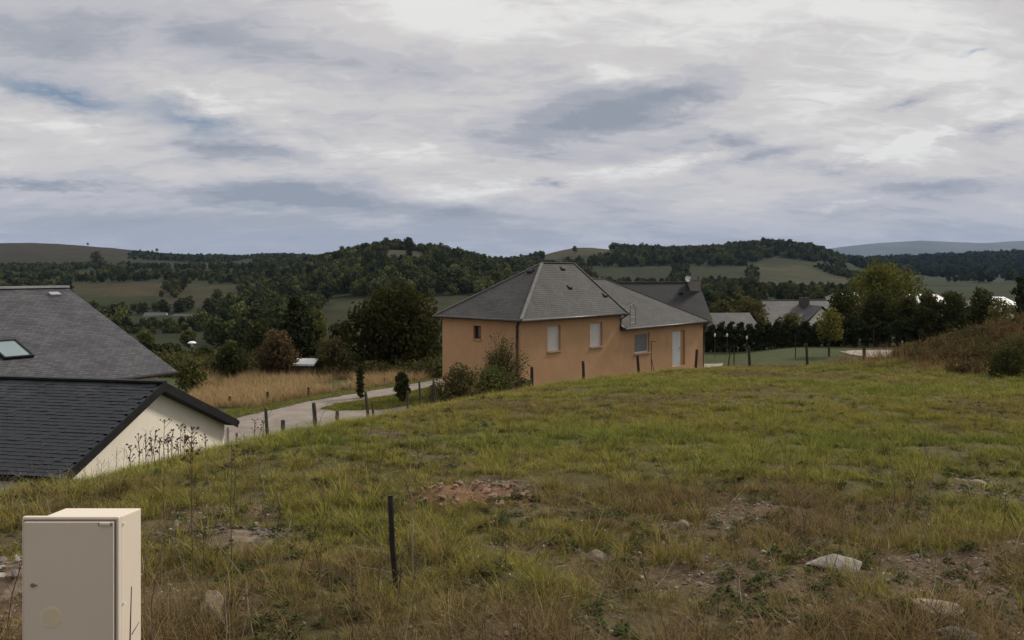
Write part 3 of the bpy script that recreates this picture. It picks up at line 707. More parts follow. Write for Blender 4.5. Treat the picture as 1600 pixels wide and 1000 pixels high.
def white_garage():
    u = Vector((.2, .98, 0)).normalized(); a = Vector((-u.y, u.x, 0))       # u along the gable, a along the ridge (away to the side)
    R = P(371, 657, 23.0); Wd = 6.6; base = R - u * Wd / 2
    r = empty('white_garage', (base.x, base.y, 0), math.atan2(u.y, u.x)); # local x along gable, local y along ridge
    tag(r, 'low garage with cream gable wall, black barge boards and dark slate roof', 'garage')
    ze, zr = R.z, -2.64; Ln = 11.0; hw = Wd / 2; sl = (zr - ze) / hw
    th = .10
    w = MB(); ins = .30; wh = hw - .16
    zt = lambda x: zr - abs(x) * sl - th - .03
    w.poly([(-wh, ins, -7), (wh, ins, -7), (wh, ins, zt(wh)), (0, ins, zt(0)), (-wh, ins, zt(wh))])
    w.poly([(wh, ins, -7), (wh, Ln, -7), (wh, Ln, zt(wh)), (wh, ins, zt(wh))]); w.poly([(-wh, Ln, -7), (-wh, ins, -7), (-wh, ins, zt(wh)), (-wh, Ln, zt(wh))])
    w.poly([(wh, Ln, -7), (-wh, Ln, -7), (-wh, Ln, zt(wh)), (0, Ln, zt(0)), (wh, Ln, zt(wh))])
    w.build('wall', M['cream'], r)
    k = MB()
    for s in (-1, 1):
        x0, x1 = 0, s * hw; top = [(x0, .04, zr - .02), (x1, .04, ze - .02), (x1, Ln, ze - .02), (x0, Ln, zr - .02)]
        bot = [(p[0], p[1], p[2] - th) for p in top]
        k.hexa(bot + top if s > 0 else bot[::-1] + top[::-1])
    roof = k.build('roof', M['black_trim'], r)
    for s in (-1, 1):
        b = MB(); b.hexa([(0, -.0, zr - .19), (s * (hw + .05), -.0, ze - .20), (s * (hw + .05), .035, ze - .20), (0, .035, zr - .19), (0, 0, zr + .03), (s * (hw + .05), 0, ze + .01), (s * (hw + .05), .035, ze + .01), (0, .035, zr + .03)])
        b.build('barge_board', M['black_trim'], r)
        b = MB(); b.hexa([(s * .02, .036, zr - .20), (s * (hw - .1), .036, ze - .12), (s * (hw - .1), ins - .003, ze - .12), (s * .02, ins - .003, zr - .20), (s * .02, .036, zr - .16), (s * (hw - .1), .036, ze - .08), (s * (hw - .1), ins - .003, ze - .08), (s * .02, ins - .003, zr - .16)])
        b.build('soffit', M['black_trim'], r)
    g = MB(); g.tube([(hw + .06, 0.0, ze - .07), (hw + .06, Ln, ze - .07)], .06, 8); g.build('gutter', M['black_trim'], r, True)
    g = MB(); g.tube([(hw - .05, .26, ze - .2), (hw - .1, .26, -7)], .035, 7); g.build('downpipe', M['white_dish'], r, True)
    g = MB(); g.bar((0, .0, zr + .03), (0, Ln, zr + .03), .18, .05); g.build('ridge_cap', M['black_trim'], r)
    # slates: thin plates laid in overlapping courses on the slope that faces the camera (local -x side)
    ang = math.atan(sl); sw, sh, ex = .215, .20, .125; run = hw / math.cos(ang)
    s = MB(); s.hexa([(-sw / 2 + .003, 0, 0), (sw / 2 - .003, 0, 0), (sw / 2 - .003, sh, -.012), (-sw / 2 + .003, sh, -.012), (-sw / 2 + .003, 0, .009), (sw / 2 - .003, 0, .009), (sw / 2 - .003, sh, -.004), (-sw / 2 + .003, sh, -.004)])
    sd = s.data('slate'); sd.materials.append(M['slate_piece'])
    rg = random.Random(3); cand = []
    rows = int(run / ex)
    for i in range(rows):
        for j in range(int(Ln / sw)):
            y = .03 + sw / 2 + j * sw + (sw / 2 if i % 2 else 0)
            if y + sw / 2 > Ln: continue
            d = run - i * ex                        # distance down from the ridge of the slate's lower edge
            x = -d * math.cos(ang); z = zr - d * math.sin(ang) + .008
            cand.append((x, y, z, i))
    mw = Matrix.Translation(r.location) @ Matrix.Rotation(r.rotation_euler.z, 4, 'Z')
    def vis(c):
        p = mw @ Vector(c[:3]); px, py = 800 + F * p.x / p.y, HY - F * p.z / p.y
        return (0 < px < 300 and py < 742, -p.y)
    def matx(c):
        # local frame of the slate: x along the ridge (garage y), y up the slope, z out
        up = Vector((math.cos(ang), 0, math.sin(ang))); al = Vector((0, -1, 0)); nn = al.cross(up)
        m = Matrix((al, up, nn)).transposed().to_4x4(); m.translation = Vector(c[:3])
        return m @ Matrix.Rotation(rg.gauss(0, .018), 4, 'Z') @ Matrix.Rotation(rg.gauss(0, .015), 4, 'X') @ Matrix.Translation((0, rg.gauss(0, .004), abs(rg.gauss(0, .003))))
    cand.sort(key=vis, reverse=True)
    near, rest = cand[:300], cand[300:]
    for c in near:
        o = bpy.data.objects.new('slate', sd); COL.objects.link(o); o.parent = roof; o.matrix_local = matx(c)
    b = MB()
    for c in rest:
        m = matx(c); base_i = len(b.v)
        b.v += [tuple(m @ v.co) for v in sd.vertices]
        for p in sd.polygons: b.f.append(tuple(base_i + q for q in p.vertices)); b.uv.append([(0, 0)] * len(p.vertices)); b.mi.append(0)
    o = b.build('slate_courses', M['slate_piece'], roof); o['kind'] = 'stuff'
    far = MB(); roof_face(far, [(hw, .04, ze), (hw, Ln, ze), (0, Ln, zr), (0, .04, zr)], (0, 1, 0)); far.build('far_slope', M['slate_dark'], roof)
white_garage()

def left_house():
    rd = Vector((.5, .866, 0)); e = Vector((.866, -.5, 0))
    E = P(105, 449, 40.0)
    r = empty('slate_roof_house', (E.x, E.y, 0), math.atan2(rd.y, rd.x))          # local x along ridge (0 at the far gable, negative towards us), local -y down the visible slope
    tag(r, 'pale house under a broad grey slate roof with skylight, behind the garage', 'house')
    zr, run, Ln = E.z, 7.95, 17.0; ze = P(276, 580, 36.0).z
    mb = MB()
    roof_face(mb, [(-Ln, -run, ze), (0, -run, ze), (0, 0, zr), (-Ln, 0, zr)], (1, 0, 0))
    roof_face(mb, [(0, run, ze), (-Ln, run, ze), (-Ln, 0, zr), (0, 0, zr)], (1, 0, 0))
    t = .14
    for a, b in (((-Ln, -run, ze), (0, -run, ze)), ((0, -run, ze), (0, 0, zr)), ((0, 0, zr), (0, run, ze)), ((0, run, ze), (-Ln, run, ze)), ((-Ln, run, ze), (-Ln, 0, zr)), ((-Ln, 0, zr), (-Ln, -run, ze))):
        mb.poly([(*a[:2], a[2] - t), (*b[:2], b[2] - t), b, a], mi=1)
    mb.poly([(-Ln, 0, zr - t), (0, 0, zr - t), (0, -run, ze - t), (-Ln, -run, ze - t)], mi=1); mb.poly([(0, 0, zr - t), (-Ln, 0, zr - t), (-Ln, run, ze - t), (0, run, ze - t)], mi=1)
    roof = mb.build('roof', [M['slate_left'], M['black_trim']], r)
    c = MB(); c.bar((-Ln, 0, zr + .04), (.02, 0, zr + .04), .34, .10); c.build('ridge_cap', M['ridge_left'], roof)
    g = MB(); g.tube([(-Ln, -run - .06, ze - .06), (.05, -run - .06, ze - .06)], .06, 8); g.build('gutter', M['gutter'], r, True)
    w = MB(); ix, iy = .55, run - .55; zt = lambda y: zr - abs(y) * (zr - ze) / run - t - .04
    w.poly([(-ix, -iy, -9), (-ix, iy, -9), (-ix, iy, zt(iy)), (-ix, 0, zt(0)), (-ix, -iy, zt(iy))]); w.poly([(-Ln + ix, -iy, -9), (-ix, -iy, -9), (-ix, -iy, zt(iy)), (-Ln + ix, -iy, zt(iy))])
    w.poly([(-Ln + ix, iy, -9), (-Ln + ix, -iy, -9), (-Ln + ix, -iy, zt(iy)), (-Ln + ix, 0, zt(0)), (-Ln + ix, iy, zt(iy))]); w.poly([(-ix, iy, -9), (-Ln + ix, iy, -9), (-Ln + ix, iy, zt(iy)), (-ix, iy, zt(iy))])
    w.build('wall', M['white_wall'], r)
    # intersect a pixel with the visible slope -> local coordinates on it
    n = Vector((0, -(zr - ze), run)).normalized()
    mw = Matrix.Translation(r.location) @ Matrix.Rotation(r.rotation_euler.z, 4, 'Z'); inv = mw.inverted()
    def on_slope(px, py):
        o = inv @ Vector((0, 0, 0)); d = inv.to_3x3() @ Vector((K(px), 1, -(py - HY) / F)); k = (Vector((0, 0, zr)) - o).dot(n) / d.dot(n); return o + d * k
    up = Vector((0, run, zr - ze)).normalized()
    a = on_slope(53, 559); wv, hv = 1.15, 1.45                                    # lower right corner of the skylight
    a = a + n * .02
    def q(s, tt, o=0): return a - Vector((1, 0, 0)) * s + up * tt + n * o
    fr = MB()
    for s0, s1, t0, t1 in ((0, .07, 0, hv), (wv - .07, wv, 0, hv), (.07, wv - .07, 0, .08), (.07, wv - .07, hv - .08, hv)):
        fr.hexa([q(s0, t0), q(s1, t0), q(s1, t1), q(s0, t1), q(s0, t0, .10), q(s1, t0, .10), q(s1, t1, .10), q(s0, t1, .10)])
    sk = fr.build('skylight', M['black_trim'], roof)
    gl = MB(); gl.hexa([q(.07, .08, .02), q(wv - .07, .08, .02), q(wv - .07, hv - .08, .02), q(.07, hv - .08, .02), q(.07, .08, .06), q(wv - .07, .08, .06), q(wv - .07, hv - .08, .06), q(.07, hv - .08, .06)])
    gl.build('skylight_pane', M['glass'], roof)
    v = on_slope(85, 461); vb = MB(); vb.hexa([v + Vector((1, 0, 0)) * sx + up * sy + n * o for o, k in ((0, 1), (.10, .9)) for sx, sy in ((-.24, -.14), (.24, -.14), (.24, .14), (-.24, .14))]); vb.build('roof_vent', M['ridge_left'], roof)
left_house()

def gable_roof(mb, x0, x1, y0, y1, ze, zr, t=.12, mi2=1):
    ym = (y0 + y1) / 2
    roof_face(mb, [(x0, y0, ze), (x1, y0, ze), (x1, ym, zr), (x0, ym, zr)], (1, 0, 0)); roof_face(mb, [(x1, y1, ze), (x0, y1, ze), (x0, ym, zr), (x1, ym, zr)], (1, 0, 0))
    for x in (x0, x1):
        for a, b in (((x, y0, ze), (x, ym, zr)), ((x, ym, zr), (x, y1, ze))): mb.poly([(*a[:2], a[2] - t), (*b[:2], b[2] - t), b, a], mi=mi2)
    mb.poly([(x0, y0, ze - t), (x1, y0, ze - t), (x1, y0, ze), (x0, y0, ze)], mi=mi2); mb.poly([(x0, y1, ze - t), (x1, y1, ze - t), (x1, y1, ze), (x0, y1, ze)], mi=mi2)
    mb.poly([(x0, y0, ze - t), (x1, y0, ze - t), (x1, ym, zr - t), (x0, ym, zr - t)], mi=mi2); mb.poly([(x0, y1, ze - t), (x1, y1, ze - t), (x1, ym, zr - t), (x0, ym, zr - t)], mi=mi2)
def gable_walls(mb, x0, x1, y0, y1, zb, ze, zr, i=.3, t=.16):
    ym = (y0 + y1) / 2; s = (zr - ze) / (ym - y0); z1 = ze + s * i - t; z2 = zr - t
    a, b, c, d = x0 + i, x1 - i, y0 + i, y1 - i
    mb.poly([(a, c, zb), (b, c, zb), (b, c, z1), (a, c, z1)]); mb.poly([(b, d, zb), (a, d, zb), (a, d, z1), (b, d, z1)])
    mb.poly([(b, c, zb), (b, d, zb), (b, d, z1), (b, ym, z2), (b, c, z1)]); mb.poly([(a, d, zb), (a, c, zb), (a, c, z1), (a, ym, z2), (a, d, z1)])

def neighbour_house():
    Y = 78.0; L = P(978, 444, Y); Rr = P(1089, 441, Y)
    d = Rr - L; rz = math.atan2(0.6, d.x)
    r = empty('neighbour_house', (Rr.x, Rr.y, 0), rz); tag(r, 'dark slate roofed house with chimney and satellite dish, behind the orange house', 'house')
    zr, ze = Rr.z, P(1100, 502, Y - 4).z - .4; Ln, hw = 10.5, 4.6
    mb = MB(); gable_roof(mb, -Ln, .15, -hw, hw, ze, zr); roof = mb.build('roof', [M['slate_dark'], M['gutter']], r)
    c = MB(); c.bar((-Ln, 0, zr + .03), (.1, 0, zr + .03), .2, .06); c.build('ridge_cap', M['ridge'], roof)
    w = MB(); gable_walls(w, -Ln, .15, -hw, hw, -9, ze, zr); w.build('wall', M['cream'], r)
    ch = MB(); ch.box(-.95, .05, -.95, -.15, zr - 1.4, zr + .22); chim = ch.build('chimney', M['chimney'], roof)
    k = MB(); k.box(-1.0, .1, -1.0, -.1, zr + .223, zr + .30); k.build('chimney_cap', M['ridge'], chim)
    k = MB(); k.tube([(-.05, -.55, zr + .3), (-.05, -.55, zr + .55)], .09, 8); k.build('flue', M['gutter'], chim)
    ds = MB(); cx, cy, cz, R0 = -1.15, -1.0, zr + .34, .28
    for i in range(14):
        a0, a1 = 2 * math.pi * i / 14, 2 * math.pi * (i + 1) / 14
        for (r0, d0), (r1, d1) in (((0, .10), (.28, .06)), ((.28, .06), (R0, 0))):
            f = lambda rr, a, dd: (cx + rr * math.cos(a), cy + dd, cz + rr * math.sin(a))
            ds.poly([f(r0, a0, d0), f(r1, a0, d1), f(r1, a1, d1), f(r0, a1, d0)] if r0 else [f(0, 0, d0), f(r1, a0, d1), f(r1, a1, d1)])
    ds.build('satellite_dish', M['white_dish'], r)
    k = MB(); k.tube([(cx, cy + .1, cz), (cx + .1, cy + .35, cz - .3), (cx + .35, -.55, cz - .3)], .025, 6); k.build('dish_arm', M['metal'], r)
    for x, q in ((-3.2, .38), (-1.9, .72), (-8.0, .72)):
        y, z = -hw * (1 - q), ze + (zr - ze) * q; v = MB(); v.box(x - .16, x + .16, y - .12, y + .15, z - .02, z + .15); v.build('roof_vent', M['black_trim'], roof)
    # lower side wing with its own pale slate roof
    mb = MB(); gable_roof(mb, .6, 4.4, -4.6, 1.2, -5.1, -3.75); wing = mb.build('wing_roof', [M['slate_far'], M['gutter']], r)
    w = MB(); gable_walls(w, .6, 4.4, -4.6, 1.2, -9, -5.1, -3.75); w.build('wing_wall', M['cream'], r)
neighbour_house()

def hip_house():
    Y = 98.0; A = P(1190, 469, Y); B = P(1298, 468, Y)
    r = empty('hipped_house', (A.x, Y, 0), .10); tag(r, 'light grey slate roofed house with dark chimney, behind the dark hedge', 'house')
    ln = (B - A).length; zr = A.z; ze = zr - 2.7
    mb = MB(); hip_roof(-2.2, ln + 2.5, -4.2, 4.2, ze, (0, 0), (ln, 0), zr, .15, [M['slate_far'], M['gutter']], r, M['ridge'])
    w = MB(); w.box(-1.8, ln + 2.1, -3.8, 3.8, -13, ze - .16); w.build('wall', M['cream'], r)
    c = MB(); c.box(ln * .52, ln * .52 + .95, -1.5, -.7, zr - 1.2, zr + .35); ch = c.build('chimney', M['gutter'], r)
    c = MB(); c.tube([(ln * .52 + .45, -1.1, zr + .35), (ln * .52 + .45, -1.1, zr + .8)], .12, 8); c.build('flue', M['black_trim'], ch)
    # cross gable towards the camera
    mb = MB()
    x0 = ln * .62; roof_face(mb, [(x0 - 2.4, -5.0, ze - .05), (x0, -5.0, zr - .5), (x0, 0, zr - .5), (x0 - 2.4, -1.5, ze - .05)], (0, 1, 0)); roof_face(mb, [(x0, -5.0, zr - .5), (x0 + 2.4, -5.0, ze - .05), (x0 + 2.4, -1.5, ze - .05), (x0, 0, zr - .5)], (0, 1, 0))
    mb.build('cross_roof', [M['slate_far']], r)
    w = MB(); w.poly([(x0 - 2.0, -4.7, -13), (x0 + 2.0, -4.7, -13), (x0 + 2.0, -4.7, ze - .1), (x0, -4.7, zr - .7), (x0 - 2.0, -4.7, ze - .1)]); w.build('cross_wall', M['cream'], r)
hip_house()

def simple_shed(name, label, cat, pxa, pya, pxb, zdrop, Y, dep, wallm, roofm, group=None, rise=.0, rz=0.0, zb=None):
    A = P(pxa, pya, Y); B = P(pxb, pya, Y); ln = B.x - A.x
    r = empty(name, (A.x, Y, 0), rz); tag(r, label, cat, group)
    z = A.z; zb = z - zdrop if zb is None else zb
    mb = MB(); gable_roof(mb, 0, ln, 0, dep, z - rise, z); mb.build('roof', [roofm, roofm], r)
    w = MB(); gable_walls(w, 0, ln, 0, dep, zb, z - rise, z, .15, .14); w.build('wall', wallm, r)
    return r, ln, z
simple_shed('white_hall', 'long low white roofed hall glimpsed through the pale green willow', 'hall', 1330, 458, 1362, 6, 165, 14, M['white_wall'], M['white_roof'], rise=1.2)
simple_shed('white_hall', 'long white roofed hall beyond the shrubs, right of the willow', 'hall', 1425, 461, 1490, 6, 170, 14, M['white_wall'], M['white_roof'], rise=1.6)
simple_shed('white_hall', 'short white roofed hall beside the dark column-shaped cypress', 'hall', 1556, 465, 1596, 6, 168, 12, M['white_wall'], M['white_roof'], rise=1.5)
r, ln, z = simple_shed('farmhouse', 'far white farmhouse with pale hipped roof among valley trees', 'house', 222, 489, 256, 6, 420, 9, M['white_wall'], M['slate_far'], rise=2.2, rz=.15)
for k in range(3):
    w_ = MB(); w_.box(1.5 + 3 * k, 2.5 + 3 * k, .10, .145, z - 4.2, z - 3.0); w_.build('window', M['pane'], r)
r, ln, z = simple_shed('barn', 'far long grey roofed barn with white end wall in the valley', 'barn', 264, 491, 302, 7, 410, 8, M['white_wall'], M['slate_far'], rise=1.8, rz=-.25)
w_ = MB(); w_.box(3, 5, .10, .145, z - 4.4, z - 2.6); w_.build('door', M['pane'], r)
simple_shed('white_cottage', 'tiny white cottage in the valley, left of the white farmhouse', 'cottage', 203, 500, 214, 4, 415, 5, M['white_wall'], M['white_roof'], rise=.8)
r, ln, z = simple_shed('white_shed', 'small shed with white sheet roof beneath the dark conifer', 'shed', 456, 562.5, 491, 2.6, 52.8, 2.2, M['dark_wood'], M['white_roof'], rise=.25, rz=-.06)
simple_shed('grey_annex', 'low grey flat roofed building behind the white globe lamp', 'building', 272, 563, 330, 4, 78, 5, M['chimney'], M['slate_dark'], rise=.3, zb=-11)
simple_shed('valley_house', 'faint far house on the wooded hill flank, grey and small', 'house', 486, 419, 500, 5, 800, 9, M['white_wall'], M['slate_far'], rise=2.5)
simple_shed('valley_house', 'small grey roofed house peeping over the big dark tree', 'house', 610, 452, 622, 6, 330, 8, M['chimney'], M['slate_far'], rise=2.0)

# ------------------------------------------------------------------ lamps, posts
def globe_lamp():
    Y = 62; b = P(300, 600, Y); z = g1(b.x, b.y); zt = P(300, 536, Y).z
    r = empty('street_lamp', (b.x, b.y, z)); tag(r, 'street lamp with white dome head rising beside the left house roof', 'street lamp')
    p = MB(); p.tube([(0, 0, -.2), (0, 0, zt - z - .3)], [.07, .045], 8); p.build('pole', M['iron'], r, True)
    h = MB(); n = 16; prof = [(0, .14), (.15, .125), (.27, .06), (.31, 0), (.27, -.05), (.11, -.08), (0.07, -.26), (0, -.27)]
    for (r0, z0), (r1, z1) in zip(prof[:-1], prof[1:]):
        for k in range(n):
            a0, a1 = 2 * math.pi * k / n, 2 * math.pi * (k + 1) / n; q = lambda rr, a, zz: (rr * math.cos(a), rr * math.sin(a), zt - z + zz)
            pts = [q(r0, a0, z0), q(r0, a1, z0), q(r1, a1, z1), q(r1, a0, z1)]
            if r0 == 0: pts = pts[1:]
            if r1 == 0: pts = pts[:3]
            h.poly(pts)
    h.build('lamp_head', M['white_dish'], r, True)
    Y = 57; b = P(551, 600, Y); z = g1(b.x, b.y); zt = P(551, 547, Y).z - z
    r = empty('street_lamp', (b.x, b.y, z)); tag(r, 'street lamp with flat bent head in front of the big dark tree', 'street lamp')
    p = MB(); p.tube([(0, 0, -.2), (0, 0, zt - .15), (.15, 0, zt)], [.07, .045, .035], 8); p.build('pole', M['iron'], r, True)
    h = MB(); h.hexa([(.1, -.12, zt - .05), (.62, -.09, zt + .03), (.62, .09, zt + .03), (.1, .12, zt - .05), (.1, -.08, zt + .06), (.60, -.05, zt + .10), (.60, .05, zt + .10), (.1, .08, zt + .06)]); h.build('lamp_head', M['chimney'], r)
globe_lamp()

def post(px, pyt, Y, label, hgt=None, rad=.06, lean=(0, 0), m='post', group='wooden fence posts around the meadow', square=False, seed=0):
    t = P(px, pyt, Y); z = g1(t.x, t.y); r0 = random.Random(seed + int(px))
    h = t.z - z
    mb = MB(); n = 9 if not square else 4
    pts = [(-lean[0] * (1 - q), -lean[1] * (1 - q), -.25 + (h + .25) * q) for q in (0, .3, .6, .85, .97, 1.0)]
    mb.tube(pts, [rad * 1.1, rad * 1.05, rad, rad * .95, rad * .9, rad * .72], n, True, 0, .08, r0)
    o = mb.build('fence_post', M[m], None, False); o.location = (t.x, t.y, z)
    tag(o, label, 'fence post', group)
    return o
G_L = 'wooden fence posts behind the meadow rim by the drive'
for px, py, Y, lab, lean, rad in [
    (415, 636, 28, 'leaning grey fence post at the drive mouth, nearest the cream gable', (-.12, 0), .055),
    (442, 656, 27, 'short grey fence post stub between two taller ones at drive mouth', (0, 0), .075),
    (490, 629, 28, 'tall leaning grey fence post in front of the pale gravel forecourt', (-.15, 0), .07),
    (527, 642, 28, 'short grey fence post on the gravel forecourt, right of tall leaning one', (0, 0), .07),
    (571, 612, 29, 'pale leaning fence post just right of the slim cypress sapling', (-.2, 0), .055),
    (582, 629, 29, 'thin short post close beside the pale leaning one by the sapling', (-.08, 0), .045),
    (637, 611, 31, 'pale short fence post right below the round dark shrub', (0, 0), .05),
    (655, 595, 32, 'slim leaning fence post between round dark shrub and house bushes', (-.1, 0), .045),
    (677, 592, 32.5, 'slim leaning fence post close to the left corner of orange house', (-.22, 0), .045)]:
    post(px, py, Y, lab, rad=rad, lean=lean, group=G_L)
G_R = 'wooden fence posts along the far rim of the meadow'
for px, py, Y, lab, lean in [
    (831, 573, 34, 'dark fence post beside the downpipe at the orange house corner', (0, 0)),
    (911, 564, 37, 'dark fence post below the second white shutter of the orange house', (-.05, 0)),
    (996, 555, 42, 'dark fence post below the grey shuttered window', (-.10, 0)),
    (1089, 546, 42, 'dark fence post just left of the garage wing corner', (.08, 0)),
    (1170, 541, 44.3, 'dark fence post in front of the dark thuja hedge, right of terrace', (-.06, 0)),
    (1260, 537, 44.6, 'dark fence post left of the young staked tree', (-.06, 0)),
    (1350, 541, 44.4, 'thick fence post in front of the pale gravel patch', (0, 0)),
    (1450, 556, 42.5, 'low dark fence post against the green shrub by the bramble mound', (0, 0))]:
    post(px, py, Y, lab, rad=.085 if px == 1350 else .07, lean=lean, m='post_dark', group=G_R)
G_F = 'fence posts beyond the drive'
for px, py, Y, lab in [
    (359, 619, 42, 'brown fence post in dry grass right above the cream garage eave'),
    (418, 612, 42.5, 'dark fence post in dry grass above the leaning drive mouth post'),
    (482, 605, 45, 'brown fence post in the middle of the tall dry grass strip'),
    (548, 599, 47.5, 'brown fence post in dry grass left of the slim cypress sapling'),
    (601, 591, 50, 'brown fence post in dry grass left of the round dark shrub'),
    (661, 583, 53.5, 'brown fence post in dry grass nearest the orange house')]:
    post(px, py, Y, lab, rad=.07, m='post_dark', group=G_F)
for px, py, Y, lab in [(1142, 541, 55, 'thin dark stake leaning on the lawn by the terrace'), (1147, 540, 55.2, 'thin upright stake on the lawn by the terrace'), (1243, 522, 57, 'thin grey stake on the lawn left of the young tree'), (1365, 515, 64, 'pale thin stake against the dark hedge below the willow')]:
    o = post(px, py, Y, lab, rad=.035, lean=(.2, 0) if px == 1142 else (0, 0), m='post_dark', group='stakes standing on the lawn'); o.name = 'garden_stake'; o['category'] = 'stake'
def garden_lamp(px, py, Y, lab):
    t = P(px, py, Y); z = g1(t.x, t.y); h = t.z - z
    r = empty('garden_lamp', (t.x, t.y, z)); tag(r, lab, 'garden lamp', 'white garden lamps before the hedge')
    p = MB(); p.tube([(0, 0, -.1), (0, 0, h - .14)], .03, 7); p.build('pole', M['gutter'], r, True)
    g = MB(); g.tube([(0, 0, h - .15), (0, 0, h - .08), (0, 0, h + .06), (0, 0, h + .12)], [.03, .065, .065, .02], 10); g.build('lamp_globe', M['shutter'], r, True)
garden_lamp(1117, 523, 62, 'white garden lamp before the hedge, nearest the garage wing'); garden_lamp(1136, 523, 62.5, 'white garden lamp before the hedge, middle one of three'); garden_lamp(1167, 527, 62, 'white garden lamp before the hedge, farthest from the house')

# ------------------------------------------------------------------ foreground things
def cabinet():
    x0, x1, y0 = -2.072, -1.662, 3.51; zt = -1.035; zb = -1.95
    r = empty('meter_cabinet', ((x0 + x1) / 2, y0 + .1, g1(-1.87, 3.6))); tag(r, 'beige plastic utility meter cabinet standing in the grass, front in shade', 'meter cabinet')
    ox, oy, oz = r.location
    def L(x, y, z): return (x - ox, y - oy, z - oz)
    b = MB(); xl, xr = x0 + .085, x1 - .002; yb = y0 + .215
    b.hexa([L(xl, y0 + .032, zb), L(xr, y0 + .032, zb), L(xr + .004, yb, zb), L(xl - .012, yb, zb), L(xl, y0 + .032, zt - .004), L(xr, y0 + .032, zt - .004), L(xr + .004, yb, zt - .022), L(xl - .012, yb, zt - .022)])
    b.build('body', M['cabinet'], r, bevel=.006)
    f = MB()                                                        # door frame: a rim round the recessed door
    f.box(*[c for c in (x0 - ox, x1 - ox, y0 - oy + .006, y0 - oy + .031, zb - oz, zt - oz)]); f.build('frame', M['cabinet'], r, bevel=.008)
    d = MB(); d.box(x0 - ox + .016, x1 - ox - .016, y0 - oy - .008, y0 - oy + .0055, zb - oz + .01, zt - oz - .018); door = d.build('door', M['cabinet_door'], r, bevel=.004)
    g = MB()
    g.box(x0 - ox + .010, x1 - ox - .010, y0 - oy + .003, y0 - oy + .0058, zt - oz - .0175, zt - oz - .0105); g.box(x0 - ox + .010, x0 - ox + .0155, y0 - oy + .003, y0 - oy + .0058, zb - oz + .01, zt - oz - .0178); g.box(x1 - ox - .0155, x1 - ox - .010, y0 - oy + .003, y0 - oy + .0058, zb - oz + .01, zt - oz - .0178); g.build('door_gap', M['gap_shade'], r)
    h = MB(); cx, cz = x1 - ox - .05, zt - oz - .024
    h.box(cx - .022, cx + .022, y0 - oy - .014, y0 - oy - .0082, cz - .006, cz + .004); h.build('hinge_clip', M['cabinet'], door)
    h = MB(); h.box(cx - .028, cx - .0225, y0 - oy - .012, y0 - oy - .0082, cz - .007, cz + .005); h.box(cx + .0225, cx + .029, y0 - oy - .012, y0 - oy - .0082, cz - .008, cz + .004); h.build('hinge_painted_shade', M['gap_shade'], door)  # dark bars standing in for the shade either side of the clip
    l = MB(); lx = (53 - 800) / F * y0 - ox; lz = -(913 - HY) / F * y0 - oz
    l.tube([(lx, y0 - oy - .013, lz), (lx, y0 - oy - .0082, lz)], .0085, 12); l.box(lx + .004, lx + .018, y0 - oy - .012, y0 - oy - .0083, lz - .0025, lz + .0025); l.build('lock', M['chimney'], door)
    s = MB(); sx = (81 - 800) / F * y0 - ox; sz = -(965 - HY) / F * y0 - oz
    s.tube([(sx, y0 - oy - .0092, sz), (sx, y0 - oy - .0081, sz)], .041, 28); s.build('round_sticker', M['sticker'], door)
    s = MB(); s.tube([(sx, y0 - oy - .0089, sz + .004), (sx, y0 - oy - .0080, sz + .004)], .046, 28); s.build('sticker_rim', M['cabinet'], door)
    for z in (zt - .04, zt - .38):
        s = MB(); s.tube([(xr - ox + .0045, y0 - oy + .05, z - oz), (xr - ox + .008, y0 - oy + .05, z - oz)], .005, 8)
        s.build('screw', M['white_dish'], r)
cabinet()

def stake():
    Y = 5.25; t = P(610, 774, Y); z = g1(t.x, t.y)
    mb = MB(); n = 10; h = t.z - z
    mb.tube([(.04, .02, -.2), (.03, .01, .1), (.012, 0, h * .5), (.004, 0, h * .85), (0, 0, h - .012), (0, 0, h)], [.017, .017, .018, .018, .018, .014], n)
    o = mb.build('iron_stake', M['iron'], None, True); o.location = (t.x, t.y, z); tag(o, 'black iron stake stuck upright in the foreground grass', 'stake')
stake()

def rock_mesh(name, m, seed, sub=3, rough=.22, flat=1.0):
    import bmesh
    bm = bmesh.new(); bmesh.ops.create_icosphere(bm, subdivisions=sub, radius=1); rg = np.random.default_rng(seed)
    co = np.array([v.co[:] for v in bm.verts]); d = np.ones(len(co))
    for k in range(16):                     # flat broken facets
        n = rg.normal(size=3); n /= np.linalg.norm(n); c = rg.uniform(.42, .82); dot = co @ n; co = np.where((dot > c)[:, None], co - (dot - c)[:, None] * n * .92, co)
    a = fbm(co[:, 0] * 2 + seed, co[:, 1] * 2 + co[:, 2] * 1.7, seed, 4) - .5
    co = co * (1 + rough * a)[:, None]; co[:, 2] *= flat
    for v, c in zip(bm.verts, co): v.co = c
    me = bpy.data.meshes.new(name); bm.to_mesh(me); bm.free(); me.materials.append(m)
    return me
def rock(px0, px1, pyt, pyb, m, lab, seed, name='rock', deep=.8, tilt=0.0):
    x, Y = gp((px0 + px1) / 2, pyb); w = (px1 - px0) / F * Y; h = (pyb - pyt) / F * Y * 1.15
    o = link_mesh(name, rock_mesh(name, M[m], seed), None); o.location = (x, Y + w * deep * .35, g1(x, Y + w * deep * .35) + h * .16)
    o.scale = (w / 2 * 1.1, w / 2 * deep, h * .78); o.rotation_euler = (0, tilt, random.Random(seed).uniform(-.2, .2)); tag(o, lab, 'rock'); return o
rock(1258, 1364, 870, 898, 'rock_white', 'largest pale limestone rock lying in the foreground grass', 11, tilt=.12, deep=.5)
rock(1437, 1512, 938, 975, 'rock_tan', 'tan limestone rock in grass, right of the largest pale rock', 8)
rock(1478, 1565, 981, 1012, 'rock_grey', 'grey brown rock cut by the bottom edge of the picture', 12)
